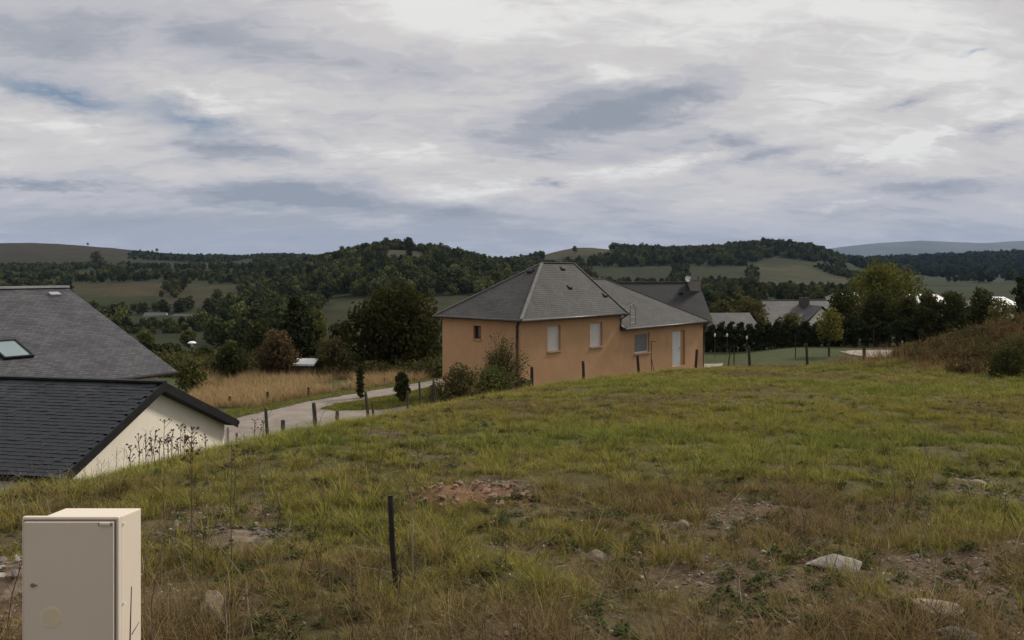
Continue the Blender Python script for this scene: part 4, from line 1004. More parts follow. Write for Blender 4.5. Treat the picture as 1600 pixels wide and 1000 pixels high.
rock(1478, 1500, 712, 722, 'rock_white', 'small pale stone far up the meadow on the right', 15)
rock(1520, 1550, 752, 764, 'rock_tan', 'flat pinkish stone in the meadow below the small pale stone', 18)
rock(912, 948, 862, 878, 'rock_tan', 'small tan stone in the bare soil below the rubble heap', 21)
rock(1058, 1082, 818, 832, 'rock_tan', 'small tan stone at a tuft in the middle meadow', 25)
rock(1008, 1030, 985, 1003, 'rock_grey', 'little grey stone at the bottom edge in straw coloured grass', 28)
rock(1060, 1095, 962, 985, 'rock_grey', 'greyish stone half buried under rusty grass near bottom edge', 31)
rock(296, 346, 940, 985, 'rock_tan', 'tan brown earthy boulder in weeds right of the meter cabinet', 34, deep=.9)

def heap(name, lab, cx, cy, rx, ry, hgt, n, stone_m, earth_m, smin, smax, seed):
    z0 = g1(cx, cy); r = empty(name, (cx, cy, z0)); tag(r, lab, 'heap'); rg = np.random.default_rng(seed)
    u = np.linspace(-1.15, 1.15, 26); U, V = np.meshgrid(u, u); X = cx + U * rx; Y = cy + V * ry; R = np.hypot(U, V)
    lump = lambda x, y, rr: np.maximum(0, 1 - rr ** 2) * hgt * (.55 + .9 * fbm(x * 3.1, y * 3.1, seed))
    Z = G(X, Y) + lump(X, Y, R) - .02 - .10 * sstep(.9, 1.15, R)
    o = grid_mesh('earth', X - cx, Y - cy, Z - z0, earth_m); o.parent = r
    meshes = [rock_mesh('stone', m_, seed + 7 * k, 2, .3, .75) for k, m_ in enumerate(stone_m)]
    for k in range(n):
        a, q = rg.uniform(0, 2 * math.pi), rg.uniform(0, 1) ** .5 * 1.05; x, y = cx + math.cos(a) * q * rx, cy + math.sin(a) * q * ry
        s = smin + (smax - smin) * rg.uniform(0, 1) ** 2.2; z = g1(x, y) + float(lump(x, y, q)) + s * .25
        o = bpy.data.objects.new('stone', meshes[k % len(meshes)]); COL.objects.link(o); o.parent = r
        o.location = (x - cx, y - cy, z - z0); o.scale = (s * rg.uniform(.7, 1.3), s * rg.uniform(.7, 1.3), s * rg.uniform(.5, .9)); o.rotation_euler = tuple(rg.uniform(-.6, .6, 2)) + (rg.uniform(0, 6.3),)
x, y = gp(738, 782); heap('rubble_heap', 'low heap of rusty red earth and rubble behind the iron stake', x, y, .72, .58, .10, 150, [M['rock_red'], M['rock_red'], M['rock_tan'], M['rock_red']], M['earth_red'], .012, .055, 3)
x, y = gp(365, 838); heap('stone_heap', 'low heap of grey stones overgrown with weeds right of the cabinet', x, y, .46, .40, .06, 150, [M['rock_grey'], M['rock_grey'], M['rock_grey']], M['soil_brown'], .010, .034, 13)
x, y = gp(-5, 905); heap('stone_heap', 'heap of pale limestone rubble at the left edge behind the cabinet', x, y, .36, .55, .14, 120, [M['rock_white'], M['rock_white'], M['rock_tan']], M['soil_brown'], .012, .05, 23)
# ------------------------------------------------------------------ trees and shrubs
def leaves(centers, radii, n, size, rg, shell=.55, flat=.8, squash=1.0):
    """loose leaf-sized quads spread through lobes: more towards each lobe's outside"""
    c = np.asarray(centers, float); R = np.asarray(radii, float); k = len(c)
    if R.ndim == 1: R = np.repeat(R[:, None], 3, 1)
    w = (R[:, 0] * R[:, 1] + R[:, 2] * R[:, 0]); i = rg.choice(k, n, p=w / w.sum())
    d = rg.normal(size=(n, 3)); d /= np.linalg.norm(d, axis=1)[:, None]
    q = shell + (1 - shell) * rg.uniform(0, 1, n) ** .5
    q = q * (1 + .14 * rg.normal(size=n))
    p = c[i] + d * R[i] * q[:, None]
    nrm = d + rg.normal(size=(n, 3)) * flat; nrm /= np.linalg.norm(nrm, axis=1)[:, None]
    t = np.cross(nrm, rg.normal(size=(n, 3))); t /= np.linalg.norm(t, axis=1)[:, None]; b = np.cross(nrm, t)
    s = size * rg.uniform(.55, 1.35, n)[:, None]; t = t * s; b = b * s * .6
    return np.stack([p - t * .5 - b * .25, p + b * .5 - t * .05, p + t * .55 + b * .05, p - b * .5 + t * .05], 1)

def lobes(h, w, rg, n=14, base=.28, top=.96, style='round'):
    cs, rs = [], []
    for k in range(n):
        q = (k + .5) / n; zz = base + (top - base) * q
        if style == 'round': env = math.sin(math.pi * min(1, max(.0, (zz - base * .55) / (1.02 - base * .55)))) ** .55
        elif style == 'cone': env = max(.10, 1.05 - zz) * .95
        elif style == 'column': env = .85 if zz < .8 else 1.6 * (1.02 - zz) + .25
        else: env = .9 * (1 - .5 * zz)
        a = k * 2.399 + rg.uniform(-.4, .4); lr = (w / 2) * (.34 + .16 * rg.uniform()) * (.5 + .5 * env)
        d = max(0, (w / 2) * env - lr) * rg.uniform(.55, 1.08)
        cs.append((math.cos(a) * d, math.sin(a) * d, zz * h)); rs.append((lr, lr, lr * rg.uniform(.65, .95)))
    cs.append((0, 0, h * (base + top) / 2)); rs.append((w * .27, w * .27, h * (top - base) * .40))
    return cs, rs

def make_tree(name, lab, cat, px0, px1, pyt, Y, leaf, n, size, style='round', seed=1, nl=14, base=.28, trunk=True, group=None, shell=.5, pyb=None, sparse=False, bm='bark', depthk=1.0):
    pc = (px0 + px1) / 2; t = P(pc, pyt, Y); z = g1(t.x, t.y); h = t.z - z; w = (px1 - px0) / F * Y
    if pyb is not None: z = P(pc, pyb, Y).z; h = t.z - z
    rg = np.random.default_rng(seed); r = empty(name, (t.x, t.y, z)); tag(r, lab, cat, group)
    cs, rs = lobes(h, w * 1.06, rg, nl, base, .95, style)
    rr = random.Random(seed)
    tb = MB(); tr = max(.03, h * .022)
    if trunk:
        tb.tube([(0, 0, -.3), (rr.uniform(-.05, .05), 0, h * .2), (rr.uniform(-.1, .1) * w * .3, rr.uniform(-.05, .05) * w, h * .55), (0, 0, h * .8)], [tr * 1.25, tr, tr * .6, tr * .2], 7)
    for k in range(0, len(cs) - 1, 2 if trunk else 1):
        c = Vector(cs[k]); s0 = Vector((0, 0, c.z * .45 if trunk else 0)); m_ = s0.lerp(c, .5) + Vector((rr.uniform(-.1, .1) * w * .3, rr.uniform(-.1, .1) * w * .3, .04 * h))
        tb.tube([s0, m_, c], [tr * .5, tr * .32, tr * .12], 5)
    tb.build('trunk', M[bm], r)
    V = leaves(cs, rs, n, size, rg, shell)
    link_mesh('crown', quads_mesh('crown', V, M[leaf]), None, r)
    return r

make_tree('broad_tree', 'big dark rounded tree standing left of the orange house', 'tree', 537, 702, 454, 57, 'lf_big', 13000, .28, 'round', 2, 36, .02)
make_tree('conifer_tree', 'tall dark conifer left of the big dark tree', 'tree', 415, 512, 464, 58, 'lf_conifer', 5200, .34, 'cone', 5, 26, .06)
make_tree('rusty_tree', 'rust brown leaved small tree beside the white roofed shed', 'tree', 397, 470, 519, 52.5, 'lf_red', 3200, .22, 'round', 6, 18, .08)
make_tree('broad_tree', 'pale green tree peeping out behind the tall dark conifer', 'tree', 462, 518, 482, 82, 'lf_olive', 2400, .36, 'round', 8, 14, .15)
make_tree('shrub', 'dark rounded shrub left of the rust brown tree', 'shrub', 328, 392, 537, 52.5, 'lf_dark', 2200, .22, 'round', 9, 12, .05, False)
make_tree('shrub', 'low green shrub between left house eave and globe lamp', 'shrub', 266, 330, 556, 46, 'lf_olive', 1500, .20, 'round', 10, 10, .05, False)
make_tree('shrub', 'olive shrub right of the white roofed shed', 'shrub', 488, 556, 528, 54, 'lf_bush', 2200, .22, 'round', 12, 12, .05, False)
make_tree('broad_tree', 'dark tree between conifer and big tree, farther back', 'tree', 508, 560, 502, 85, 'lf_dark', 2200, .36, 'round', 13, 14, .12)
make_tree('broad_tree', 'dark tree left of the conifer, farther back', 'tree', 378, 438, 498, 90, 'lf_dark', 2200, .36, 'round', 14, 14, .12)
make_tree('broad_tree', 'neat round green tree in the valley above the globe lamp', 'tree', 279, 311, 514, 185, 'lf_olive', 1300, .6, 'round', 15, 12, .1, pyb=543)
make_tree('broad_tree', 'olive green tree in the valley close to the left house roof edge', 'tree', 212, 244, 515, 150, 'lf_olive', 1200, .55, 'round', 16, 12, .08)
make_tree('broad_tree', 'low dark tree in the valley just above the left house eave', 'tree', 246, 288, 540, 130, 'lf_dark', 1100, .5, 'round', 17, 10, .08)
make_tree('broad_tree', 'dark tree in the valley right of the globe lamp', 'tree', 300, 340, 545, 120, 'lf_dark', 1100, .5, 'round', 18, 10, .08)
make_tree('conifer_sapling', 'slim dark cypress sapling on the drive verge', 'tree', 555, 571, 568, 44, 'lf_dark', 1600, .11, 'column', 19, 22, .06)
make_tree('round_shrub', 'round dark shrub on the grass island by the drive', 'shrub', 613, 643, 582, 43, 'lf_dark', 2600, .12, 'round', 20, 24, .06, False)
make_tree('conifer_sapling', 'tiny dark conifer tip beside the orange house roof edge', 'tree', 672, 690, 462, 70, 'lf_conifer', 500, .22, 'cone', 21, 10, .1)
def twig_bush(px0, px1, pyt, Y, lab, seed, leaf, n_st, n_lf):
    pc = (px0 + px1) / 2; t = P(pc, pyt, Y); z = g1(t.x, t.y); h = t.z - z; w = (px1 - px0) / F * Y; rr = random.Random(seed); rg = np.random.default_rng(seed)
    r = empty('twiggy_bush', (t.x, t.y, z)); tag(r, lab, 'bush'); mb = MB(); tips = []
    for k in range(n_st):
        a = rr.uniform(0, 6.28); sp = rr.uniform(.1, 1) * w * .5; hh = h * rr.uniform(.55, 1.0) * (1 - .3 * (sp / (w * .5)) ** 2)
        e = Vector((math.cos(a) * sp, math.sin(a) * sp * .7, hh)); m_ = Vector((e.x * .4, e.y * .4, hh * .62))
        mb.tube([(e.x * .08, e.y * .08, -.1), m_, e], [.022, .014, .005], 4, False); tips.append(e); tips.append(m_.lerp(e, .5)); tips.append(m_)
        for q in range(3):
            s0 = m_.lerp(e, rr.uniform(0, .8)); e2 = s0 + Vector((rr.uniform(-.3, .3), rr.uniform(-.3, .3), rr.uniform(.05, .35))) * h * .22
            mb.tube([s0, e2], [.009, .004], 4, False); tips.append(e2)
    mb.build('stems', M['bark'], r)
    link_mesh('crown', quads_mesh('crown', leaves([tuple(q) for q in tips], [h * .09] * len(tips), n_lf, .085, rg, .1), M[leaf]), None, r)
twig_bush(733, 828, 522, 37, 'tall twiggy thinly leaved bush against the orange house corner', 4, 'lf_bush', 70, 4600)
make_tree('shrub', 'dense dark shrub at the left end of the orange house', 'shrub', 680, 758, 572, 34.5, 'lf_bush', 3600, .12, 'round', 24, 16, .04, False)
make_tree('shrub', 'dense olive shrub at the foot of the twiggy bush', 'shrub', 728, 812, 578, 33.2, 'lf_olive', 4200, .11, 'round', 25, 18, .02, False)
make_tree('shrub', 'low straggling shrub left of the dense shrubs at the house corner', 'shrub', 656, 706, 596, 33.8, 'lf_bush', 1500, .10, 'round', 27, 12, .02, False)
make_tree('shrub', 'low dry shrub below the downpipe of the orange house', 'shrub', 800, 836, 590, 33.2, 'lf_bush', 900, .10, 'round', 26, 8, .04, False)
# right-hand garden
make_tree('willow_tree', 'pale yellow green willow towering over the dark garden hedge', 'tree', 1316, 1446, 416, 76, 'lf_light', 7000, .30, 'round', 30, 26, .25)
for k, (a, b, t, Y, lab) in enumerate([(1288, 1352, 453, 69, 'dark tree at the left foot of the willow'), (1338, 1402, 456, 70, 'dark tree in front of the willow trunk'), (1388, 1448, 462, 69, 'dark tree at the right foot of the willow'),
        (1426, 1480, 459, 66, 'dark shrubby tree right of the willow group'), (1458, 1522, 456, 65, 'dark shrubby tree behind the bramble mound, left of another'), (1503, 1568, 451, 66, 'dark shrubby tree behind the highest part of bramble mound')]):
    make_tree('garden_tree', lab, 'tree', a, b, t, Y, 'lf_dark', 3200, .26, 'round', 31 + k, 18, .05, False)
make_tree('feathery_shrub', 'feathery grey green shrub rising over the dark garden trees', 'shrub', 1436, 1472, 449, 68, 'lf_olive', 700, .2, 'round', 38, 10, .3)
make_tree('feathery_shrub', 'feathery green shrub in front of the dark trees above the brambles', 'shrub', 1540, 1592, 466, 56, 'lf_olive', 1500, .2, 'round', 39, 12, .15)
make_tree('cypress_tree', 'dark column shaped cypress at the right edge of the picture', 'tree', 1578, 1612, 428, 62, 'lf_conifer', 2600, .2, 'column', 40, 18, .03)
make_tree('garden_tree', 'olive green tree between the two neighbouring houses', 'tree', 1138, 1206, 469, 86, 'lf_bush', 3200, .32, 'round', 41, 18, .08)
make_tree('garden_tree', 'small olive tree over the low wing roof beside neighbour house', 'tree', 1108, 1146, 468, 110, 'lf_bush', 1400, .36, 'round', 42, 12, .08)
make_tree('garden_tree', 'dark conical tree in front of the light grey hipped roof', 'tree', 1288, 1320, 476, 72, 'lf_dark', 1400, .24, 'cone', 43, 12, .03)
make_tree('garden_tree', 'greenish tree below the light grey hipped roof', 'tree', 1206, 1262, 492, 76, 'lf_bush', 1800, .26, 'round', 45, 12, .05)
make_tree('young_tree', 'young round leafy tree on a thin trunk standing on the lawn', 'tree', 1270, 1321, 484, 58, 'lf_light', 1300, .20, 'round', 44, 14, .42)
ORD = ['first', 'second', 'third', 'fourth', 'fifth', 'sixth', 'seventh', 'eighth', 'ninth', 'tenth', 'eleventh', 'twelfth', 'thirteenth', 'fourteenth', 'fifteenth', 'sixteenth', 'seventeenth']
GH = 'thuja shrubs forming the dark garden hedge'
for k in range(15):
    px = 1098 + k * 14.6; rw = 14 + random.Random(k).uniform(-1, 2)
    make_tree('thuja_shrub', 'dark thuja shrub, %s from the orange house in the hedge behind the lawn' % ORD[k], 'hedge shrub', px - rw, px + rw, 503 + random.Random(k + 5).uniform(-5, 6), 67, 'lf_conifer', 1300, .2, 'column', 60 + k, 14, .03, False, group=GH)
for k in range(9):
    px = 1318 + k * 17; make_tree('thuja_shrub', 'dark rounded hedge shrub under the willow group, %s from the young lawn tree' % ORD[k], 'hedge shrub', px - 14, px + 14, 495 + random.Random(k + 50).uniform(-8, 8), 66.5, 'lf_conifer', 900, .22, 'round', 90 + k, 10, .03, False, group='dark hedge shrubs below the willow')
make_tree('shrub', 'green leafy shrub at the left foot of the bramble mound', 'shrub', 1402, 1452, 540, 43.5, 'lf_olive', 1500, .13, 'round', 46, 10, .04, False)
make_tree('shrub', 'dark green shrub in front of the bramble mound', 'shrub', 1440, 1496, 542, 42, 'lf_dark', 1600, .13, 'round', 47, 10, .04, False)
make_tree('shrub', 'dark shrub at the right foot of the bramble mound', 'shrub', 1535, 1612, 548, 32, 'lf_dark', 2600, .10, 'round', 48, 14, .04, False)
make_tree('shrub', 'brownish low shrub at the near foot of the bramble mound', 'shrub', 1478, 1545, 565, 34, 'lf_bramble', 1500, .10, 'round', 49, 12, .04, False)
make_tree('shrub', 'dark green bramble shrub at the far right edge of the mound', 'shrub', 1560, 1640, 520, 35, 'lf_bush', 2400, .10, 'round', 50, 14, .04, False)

# ------------------------------------------------------------------ scatter (stuff): points carrying rotation, scale, kind and tint
def scatter(name, pts, rot, scl, idx, tint, protos, label, cat=None):
    n = len(pts); me = bpy.data.meshes.new(name); me.vertices.add(n); me.vertices.foreach_set('co', np.asarray(pts, np.float32).reshape(-1))
    def at(nm, ty, arr, key): a = me.attributes.new(nm, ty, 'POINT'); a.data.foreach_set(key, np.asarray(arr).reshape(-1))
    at('rot', 'FLOAT_VECTOR', np.asarray(rot, np.float32), 'vector'); at('scl', 'FLOAT_VECTOR', np.asarray(scl, np.float32), 'vector')
    at('idx', 'INT', np.asarray(idx, np.int32), 'value'); at('tint', 'FLOAT', np.asarray(tint, np.float32), 'value')
    o = bpy.data.objects.new(name, me); COL.objects.link(o)
    ng = bpy.data.node_groups.new(name, 'GeometryNodeTree')
    ng.interface.new_socket('Geometry', in_out='INPUT', socket_type='NodeSocketGeometry'); ng.interface.new_socket('Geometry', in_out='OUTPUT', socket_type='NodeSocketGeometry')
    gi, go = ng.nodes.new('NodeGroupInput'), ng.nodes.new('NodeGroupOutput')
    join = ng.nodes.new('GeometryNodeJoinGeometry')
    for pm in reversed(protos):
        po = bpy.data.objects.new(pm.name + '_source', pm)
        oi = ng.nodes.new('GeometryNodeObjectInfo'); oi.inputs['Object'].default_value = po; oi.transform_space = 'ORIGINAL'
        g2 = ng.nodes.new('GeometryNodeGeometryToInstance'); ng.links.new(oi.outputs['Geometry'], g2.inputs[0]); ng.links.new(g2.outputs[0], join.inputs[0])
    ip = ng.nodes.new('GeometryNodeInstanceOnPoints'); ip.inputs['Pick Instance'].default_value = True
    ng.links.new(gi.outputs[0], ip.inputs['Points']); ng.links.new(join.outputs[0], ip.inputs['Instance'])
    def na(nm, ty): a = ng.nodes.new('GeometryNodeInputNamedAttribute'); a.data_type = ty; a.inputs['Name'].default_value = nm; return a.outputs['Attribute']
    e = ng.nodes.new('FunctionNodeEulerToRotation'); ng.links.new(na('rot', 'FLOAT_VECTOR'), e.inputs[0])
    ng.links.new(e.outputs[0], ip.inputs['Rotation']); ng.links.new(na('scl', 'FLOAT_VECTOR'), ip.inputs['Scale']); ng.links.new(na('idx', 'INT'), ip.inputs['Instance Index'])
    ng.links.new(ip.outputs[0], go.inputs[0])
    md = o.modifiers.new('scatter', 'NODES'); md.node_group = ng
    for pm in protos:
        for m_ in pm.materials:
            if m_ and m_.name not in [q.name for q in me.materials if q]: me.materials.append(m_)
    tag(o, label, cat, None, 'stuff'); return o

# far woodland: tree shapes reused over the hills
def wood_proto(name, h, w, n, size, leaf, seed, style='round'):
    rg = np.random.default_rng(seed); cs, rs = lobes(h, w, rg, 11, .22, .95, style)
    return quads_mesh(name, leaves(cs, rs, n, size, rg, .62, .38), M[leaf])
WP = [wood_proto('wood_tree', 9, 9, 520, 1.15, 'lf_wood', 101), wood_proto('wood_tree', 11, 8.5, 520, 1.15, 'lf_wood', 102), wood_proto('wood_tree', 8, 10, 520, 1.2, 'lf_wood', 103), wood_proto('wood_tree', 9, 8, 480, 1.1, 'lf_wood2', 104), wood_proto('wood_tree', 10, 7.5, 480, 1.1, 'lf_wood', 105), wood_proto('wood_tree', 6, 7, 420, 1.0, 'lf_wood2', 106)]
WF = [wood_proto('far_wood_tree', 10, 10, 220, 2.0, 'lf_far', 111), wood_proto('far_wood_tree', 12, 9, 220, 2.0, 'lf_far', 112), wood_proto('far_wood_tree', 9, 11, 220, 2.0, 'lf_far', 113)]
def wood(name, label, polys, spacing, smin=.7, smax=1.2, protos=None, seed=1, holes=(), clump=0.0):
    rg = np.random.default_rng(seed); allp = []
    for poly in polys:
        p = np.array(poly, float); y0, y1 = p[:, 1].min(), p[:, 1].max(); x0, x1 = p[:, 0].min(), p[:, 0].max()
        area = (x1 - x0) / F * (y1 * y1 - y0 * y0) / 2; n = int(area / spacing ** 2)
        Y = np.sqrt(rg.uniform(y0 * y0, y1 * y1, n)); px = rg.uniform(x0, x1, n)
        wpx = px + 16 * (fbm(px / 25, Y / 40, seed + 3) - .5); wY = Y * (1 + .07 * (fbm(px / 30, Y / 50 + 7, seed + 5) - .5))
        ok = in_poly(wpx, wY, poly)
        for h in holes: ok &= ~in_poly(wpx, wY, h)
        if clump: ok &= fbm(px / 30, Y / 45, seed + 9) > clump
        px, Y = px[ok], Y[ok]; allp.append(np.stack([(px - 800) / F * Y, Y], 1))
    q = np.concatenate(allp); n = len(q); z = G(q[:, 0], q[:, 1]) - .6
    s = rg.uniform(smin, smax, n) * (.8 + .4 * fbm(q[:, 0] / 40, q[:, 1] / 40, seed))
    pr = protos or WP
    scatter(name, np.column_stack([q, z]), np.column_stack([rg.normal(0, .06, n), rg.normal(0, .06, n), rg.uniform(0, 6.28, n)]), np.column_stack([s * rg.uniform(.85, 1.2, n), s * rg.uniform(.85, 1.2, n), s]), rg.integers(0, len(pr), n), rg.uniform(0, 1, n), pr, label, 'woodland')
wood('woodland', 'dark dense wood covering the rounded hill in the middle distance', [[(495, 560), (545, 440), (640, 432), (720, 455), (775, 520), (835, 700), (830, 900), (770, 980), (640, 960), (540, 960), (478, 960), (475, 700)]], 6.6, .7, 1.2, seed=3, holes=[FIELDS[14][0]])
wood('woodland', 'dark wood filling the valley between tan fields and rounded hill', [[(395, 215), (470, 170), (495, 180), (492, 300), (488, 360), (525, 440), (490, 560), (390, 560), (385, 480), (330, 400), (370, 300)]], 8.0, .65, 1.15, seed=4, holes=[FIELDS[15][0]])
wood('woodland', 'tree belts and hedgerows between the fields on the left', [
    [(-300, 705), (330, 700), (330, 785), (-300, 790)], [(372, 640), (430, 620), (430, 790), (385, 790)], [(-400, 905), (110, 905), (150, 1000), (150, 1120), (60, 1080), (-400, 1060)], [(125, 1010), (165, 1010), (168, 1120), (130, 1120)], [(252, 530), (280, 530), (302, 705), (276, 705)], [(318, 470), (340, 470), (336, 500), (320, 500)], [(90, 540), (110, 540), (108, 710), (90, 710)], [(150, 790), (330, 785), (560, 760), (560, 800), (330, 825), (150, 830)], [(385, 480), (400, 480), (392, 640), (375, 640)], [(200, 1340), (360, 1330), (400, 1600), (205, 1560)],
    [(150, 905), (560, 900), (560, 1010), (400, 1015), (200, 1010), (150, 960)], [(395, 1050), (560, 1000), (560, 1330), (400, 1400)], [(330, 660), (480, 640), (500, 790), (300, 785)], [(390, 1500), (530, 1450), (520, 1750), (400, 1800)],
    [(115, 432), (300, 425), (300, 462), (200, 470), (110, 470)], [(305, 300), (360, 290), (400, 400), (318, 405)], [(100, 300), (196, 300), (196, 400), (100, 420)], [(-60, 560), (105, 560), (100, 640), (-60, 660)], [(315, 195), (400, 190), (400, 300), (330, 290)]], 8.5, .55, .9, seed=5, clump=.30)
wood('woodland', 'scattered bushes on the valley slope below the left fields', [[(262, 470), (275, 640), (285, 640), (275, 480)], [(150, 100), (420, 100), (420, 140), (150, 145)], [(560, 100), (700, 100), (700, 330), (600, 330)]], 10, .25, .42, seed=15, clump=.42)
wood('woodland', 'dark low hedge in front of the white farmhouse and barn', [[(190, 300), (330, 296), (340, 345), (190, 350)]], 5.0, .32, .48, seed=16)
wood('woodland', 'dark wood along the crest and flank of the long ridge', [
    [(955, 1130), (970, 1080), (1320, 1060), (1325, 1400), (955, 1500)], [(790, 780), (880, 860), (930, 960), (1190, 985), (1190, 1090), (960, 1090), (930, 1010), (850, 960), (800, 1050)], [(800, 620), (930, 640), (930, 900), (850, 880), (800, 800)]], 8.0, .7, 1.25, seed=6, holes=[FIELDS[16][0]])
wood('woodland', 'hedgerows and tree lines across the fields below the long ridge', [
    [(1085, 490), (1345, 495), (1345, 585), (1090, 580)], [(930, 650), (1070, 640), (1070, 690), (930, 690)], [(1042, 650), (1078, 640), (1076, 960), (1050, 960)], [(1070, 650), (1160, 600), (1180, 640), (1185, 960), (1168, 960), (1163, 720), (1080, 690)], [(1325, 620), (1420, 640), (1420, 1000), (1330, 1000), (1270, 980), (1335, 800)], [(1085, 330), (1340, 330), (1340, 400), (1090, 400)], [(1100, 150), (1330, 150), (1330, 230), (1100, 230)]], 6.0, .35, .68, seed=7, clump=.22)
wood('woodland', 'far blue green forest on the broad hillside at the right', [[(1305, 1480), (1450, 1420), (2100, 1420), (2100, 2300), (1310, 2300)]], 13, .9, 1.5, WF, seed=8)
wood('woodland', 'tree rows in the pale green plain before the far forest', [[(1420, 1060), (2000, 1040), (2000, 1090), (1420, 1100)], [(1450, 760), (2000, 720), (2000, 780), (1420, 790)], [(1330, 1200), (1450, 1150), (2000, 1300), (2000, 1420), (1330, 1480)]], 10, .6, 1.1, WF, seed=9, clump=.40)
wood('woodland', 'trees in the gap of the hills beyond the orange roof', [[(690, 480), (830, 420), (860, 600), (840, 760), (770, 700)], [(760, 1000), (850, 1050), (850, 1400), (760, 1400)], [(560, 1000), (760, 1000), (760, 1300), (560, 1300)]], 9, .6, 1.1, seed=10, clump=.25)
def far_tree(px, py, Y, h, lab, seed):
    t = P(px, py, Y); z = g1(t.x, t.y); r = empty('ridge_tree', (t.x, t.y, z)); tag(r, lab, 'tree'); rg = np.random.default_rng(seed)
    cs, rs = lobes(h, h * .95, rg, 9, .35, .95); link_mesh('crown', quads_mesh('crown', leaves(cs, rs, 320, h * .13, rg, .45), M['lf_dark']), None, r)
    b = MB(); b.tube([(0, 0, -1), (0, 0, h * .55)], [h * .04, h * .02], 6); b.build('trunk', M['bark'], r)
for a in [(1003, 390, 1290, 13, 'single tree on the skyline of the long ridge', 1), (898, 395, 1120, 11, 'dark round tree on the flank of the bald dome', 2), (137, 385, 1950, 8, 'single tiny tree on the bald hill skyline at left', 3), (245, 395, 1900, 10, 'lone tree sticking out of the skyline at the foot of bald hill', 4), (150, 420, 1000, 20, 'tall dark tree clump below the bald hill', 5), (960, 388, 1300, 9, 'tiny tree at the right end of the bald dome', 6)]: far_tree(*a)

# ------------------------------------------------------------------ grass
def tuft(name, n, hmin, hmax, width, spread, bend, m, seed, seg=3, up=.0):
    rg = random.Random(seed); mb = MB()
    for _ in range(n):
        a = rg.uniform(0, 6.283); d = rg.uniform(0, 1) ** .7 * spread; h = rg.uniform(hmin, hmax); w = width * rg.uniform(.7, 1.3)
        dr = Vector((math.cos(a + rg.uniform(-.6, .6)), math.sin(a + rg.uniform(-.6, .6)), 0)); side = Vector((-dr.y, dr.x, 0)); b = Vector((math.cos(a) * d, math.sin(a) * d, -.01)); k = bend * rg.uniform(.4, 1.3)
        prev = None
        for i in range(seg + 1):
            q = i / seg; c = b + dr * (h * k * q * q) + Vector((0, 0, h * (q - .35 * k * q * q))); ww = w * (1 - q * .92) * .5
            cur = (c - side * ww, c + side * ww)
            if prev: mb.poly([prev[0], prev[1], cur[1], cur[0]])
            prev = cur
    me = mb.data(name); 
    import bmesh
    bm = bmesh.new(); bm.from_mesh(me); bmesh.ops.remove_doubles(bm, verts=bm.verts, dist=1e-6); bm.to_mesh(me); bm.free()
    me.materials.append(M[m]); return me
def rosette(name, n, r, m, seed):
    rg = random.Random(seed); mb = MB()
    for k in range(n):
        a = rg.uniform(0, 6.28); l = r * rg.uniform(.5, 1.1); z = rg.uniform(.01, r * .9); d = Vector((math.cos(a), math.sin(a), 0)); s = Vector((-d.y, d.x, 0)) * l * .15; b = Vector((0, 0, z * .6)) + d * rg.uniform(0, r * .4)
        mb.poly([b, b + d * l * .5 + s + Vector((0, 0, .3 * l)), b + d * l + Vector((0, 0, .15 * l)), b + d * l * .5 - s + Vector((0, 0, .3 * l))])
    me = mb.data(name); me.materials.append(M[m]); return me
def rotz(n, rg, tilt=.12): return np.column_stack([rg.normal(0, tilt, n), rg.normal(0, tilt, n), rg.uniform(0, 6.283, n)])
def field_points(y0, y1, dens, rg, px0=-220, px1=1820):
    if y0 < 9 and px0 == -220: px0, px1 = -620, 2220        # wider close by, for a step to the side
    k0, k1 = K(px0), K(px1); n = int((k1 - k0) * (y1 * y1 - y0 * y0) / 2 * dens)
    Y = np.sqrt(rg.uniform(y0 * y0, y1 * y1, n)); X = rg.uniform(k0, k1, n) * Y
    ok = field_sd(X, Y) < 2.2; X, Y = X[ok], Y[ok]
    ok = ~((X > -2.12) & (X < -1.62) & (Y > 3.38) & (Y < 3.78)); return X[ok], Y[ok]
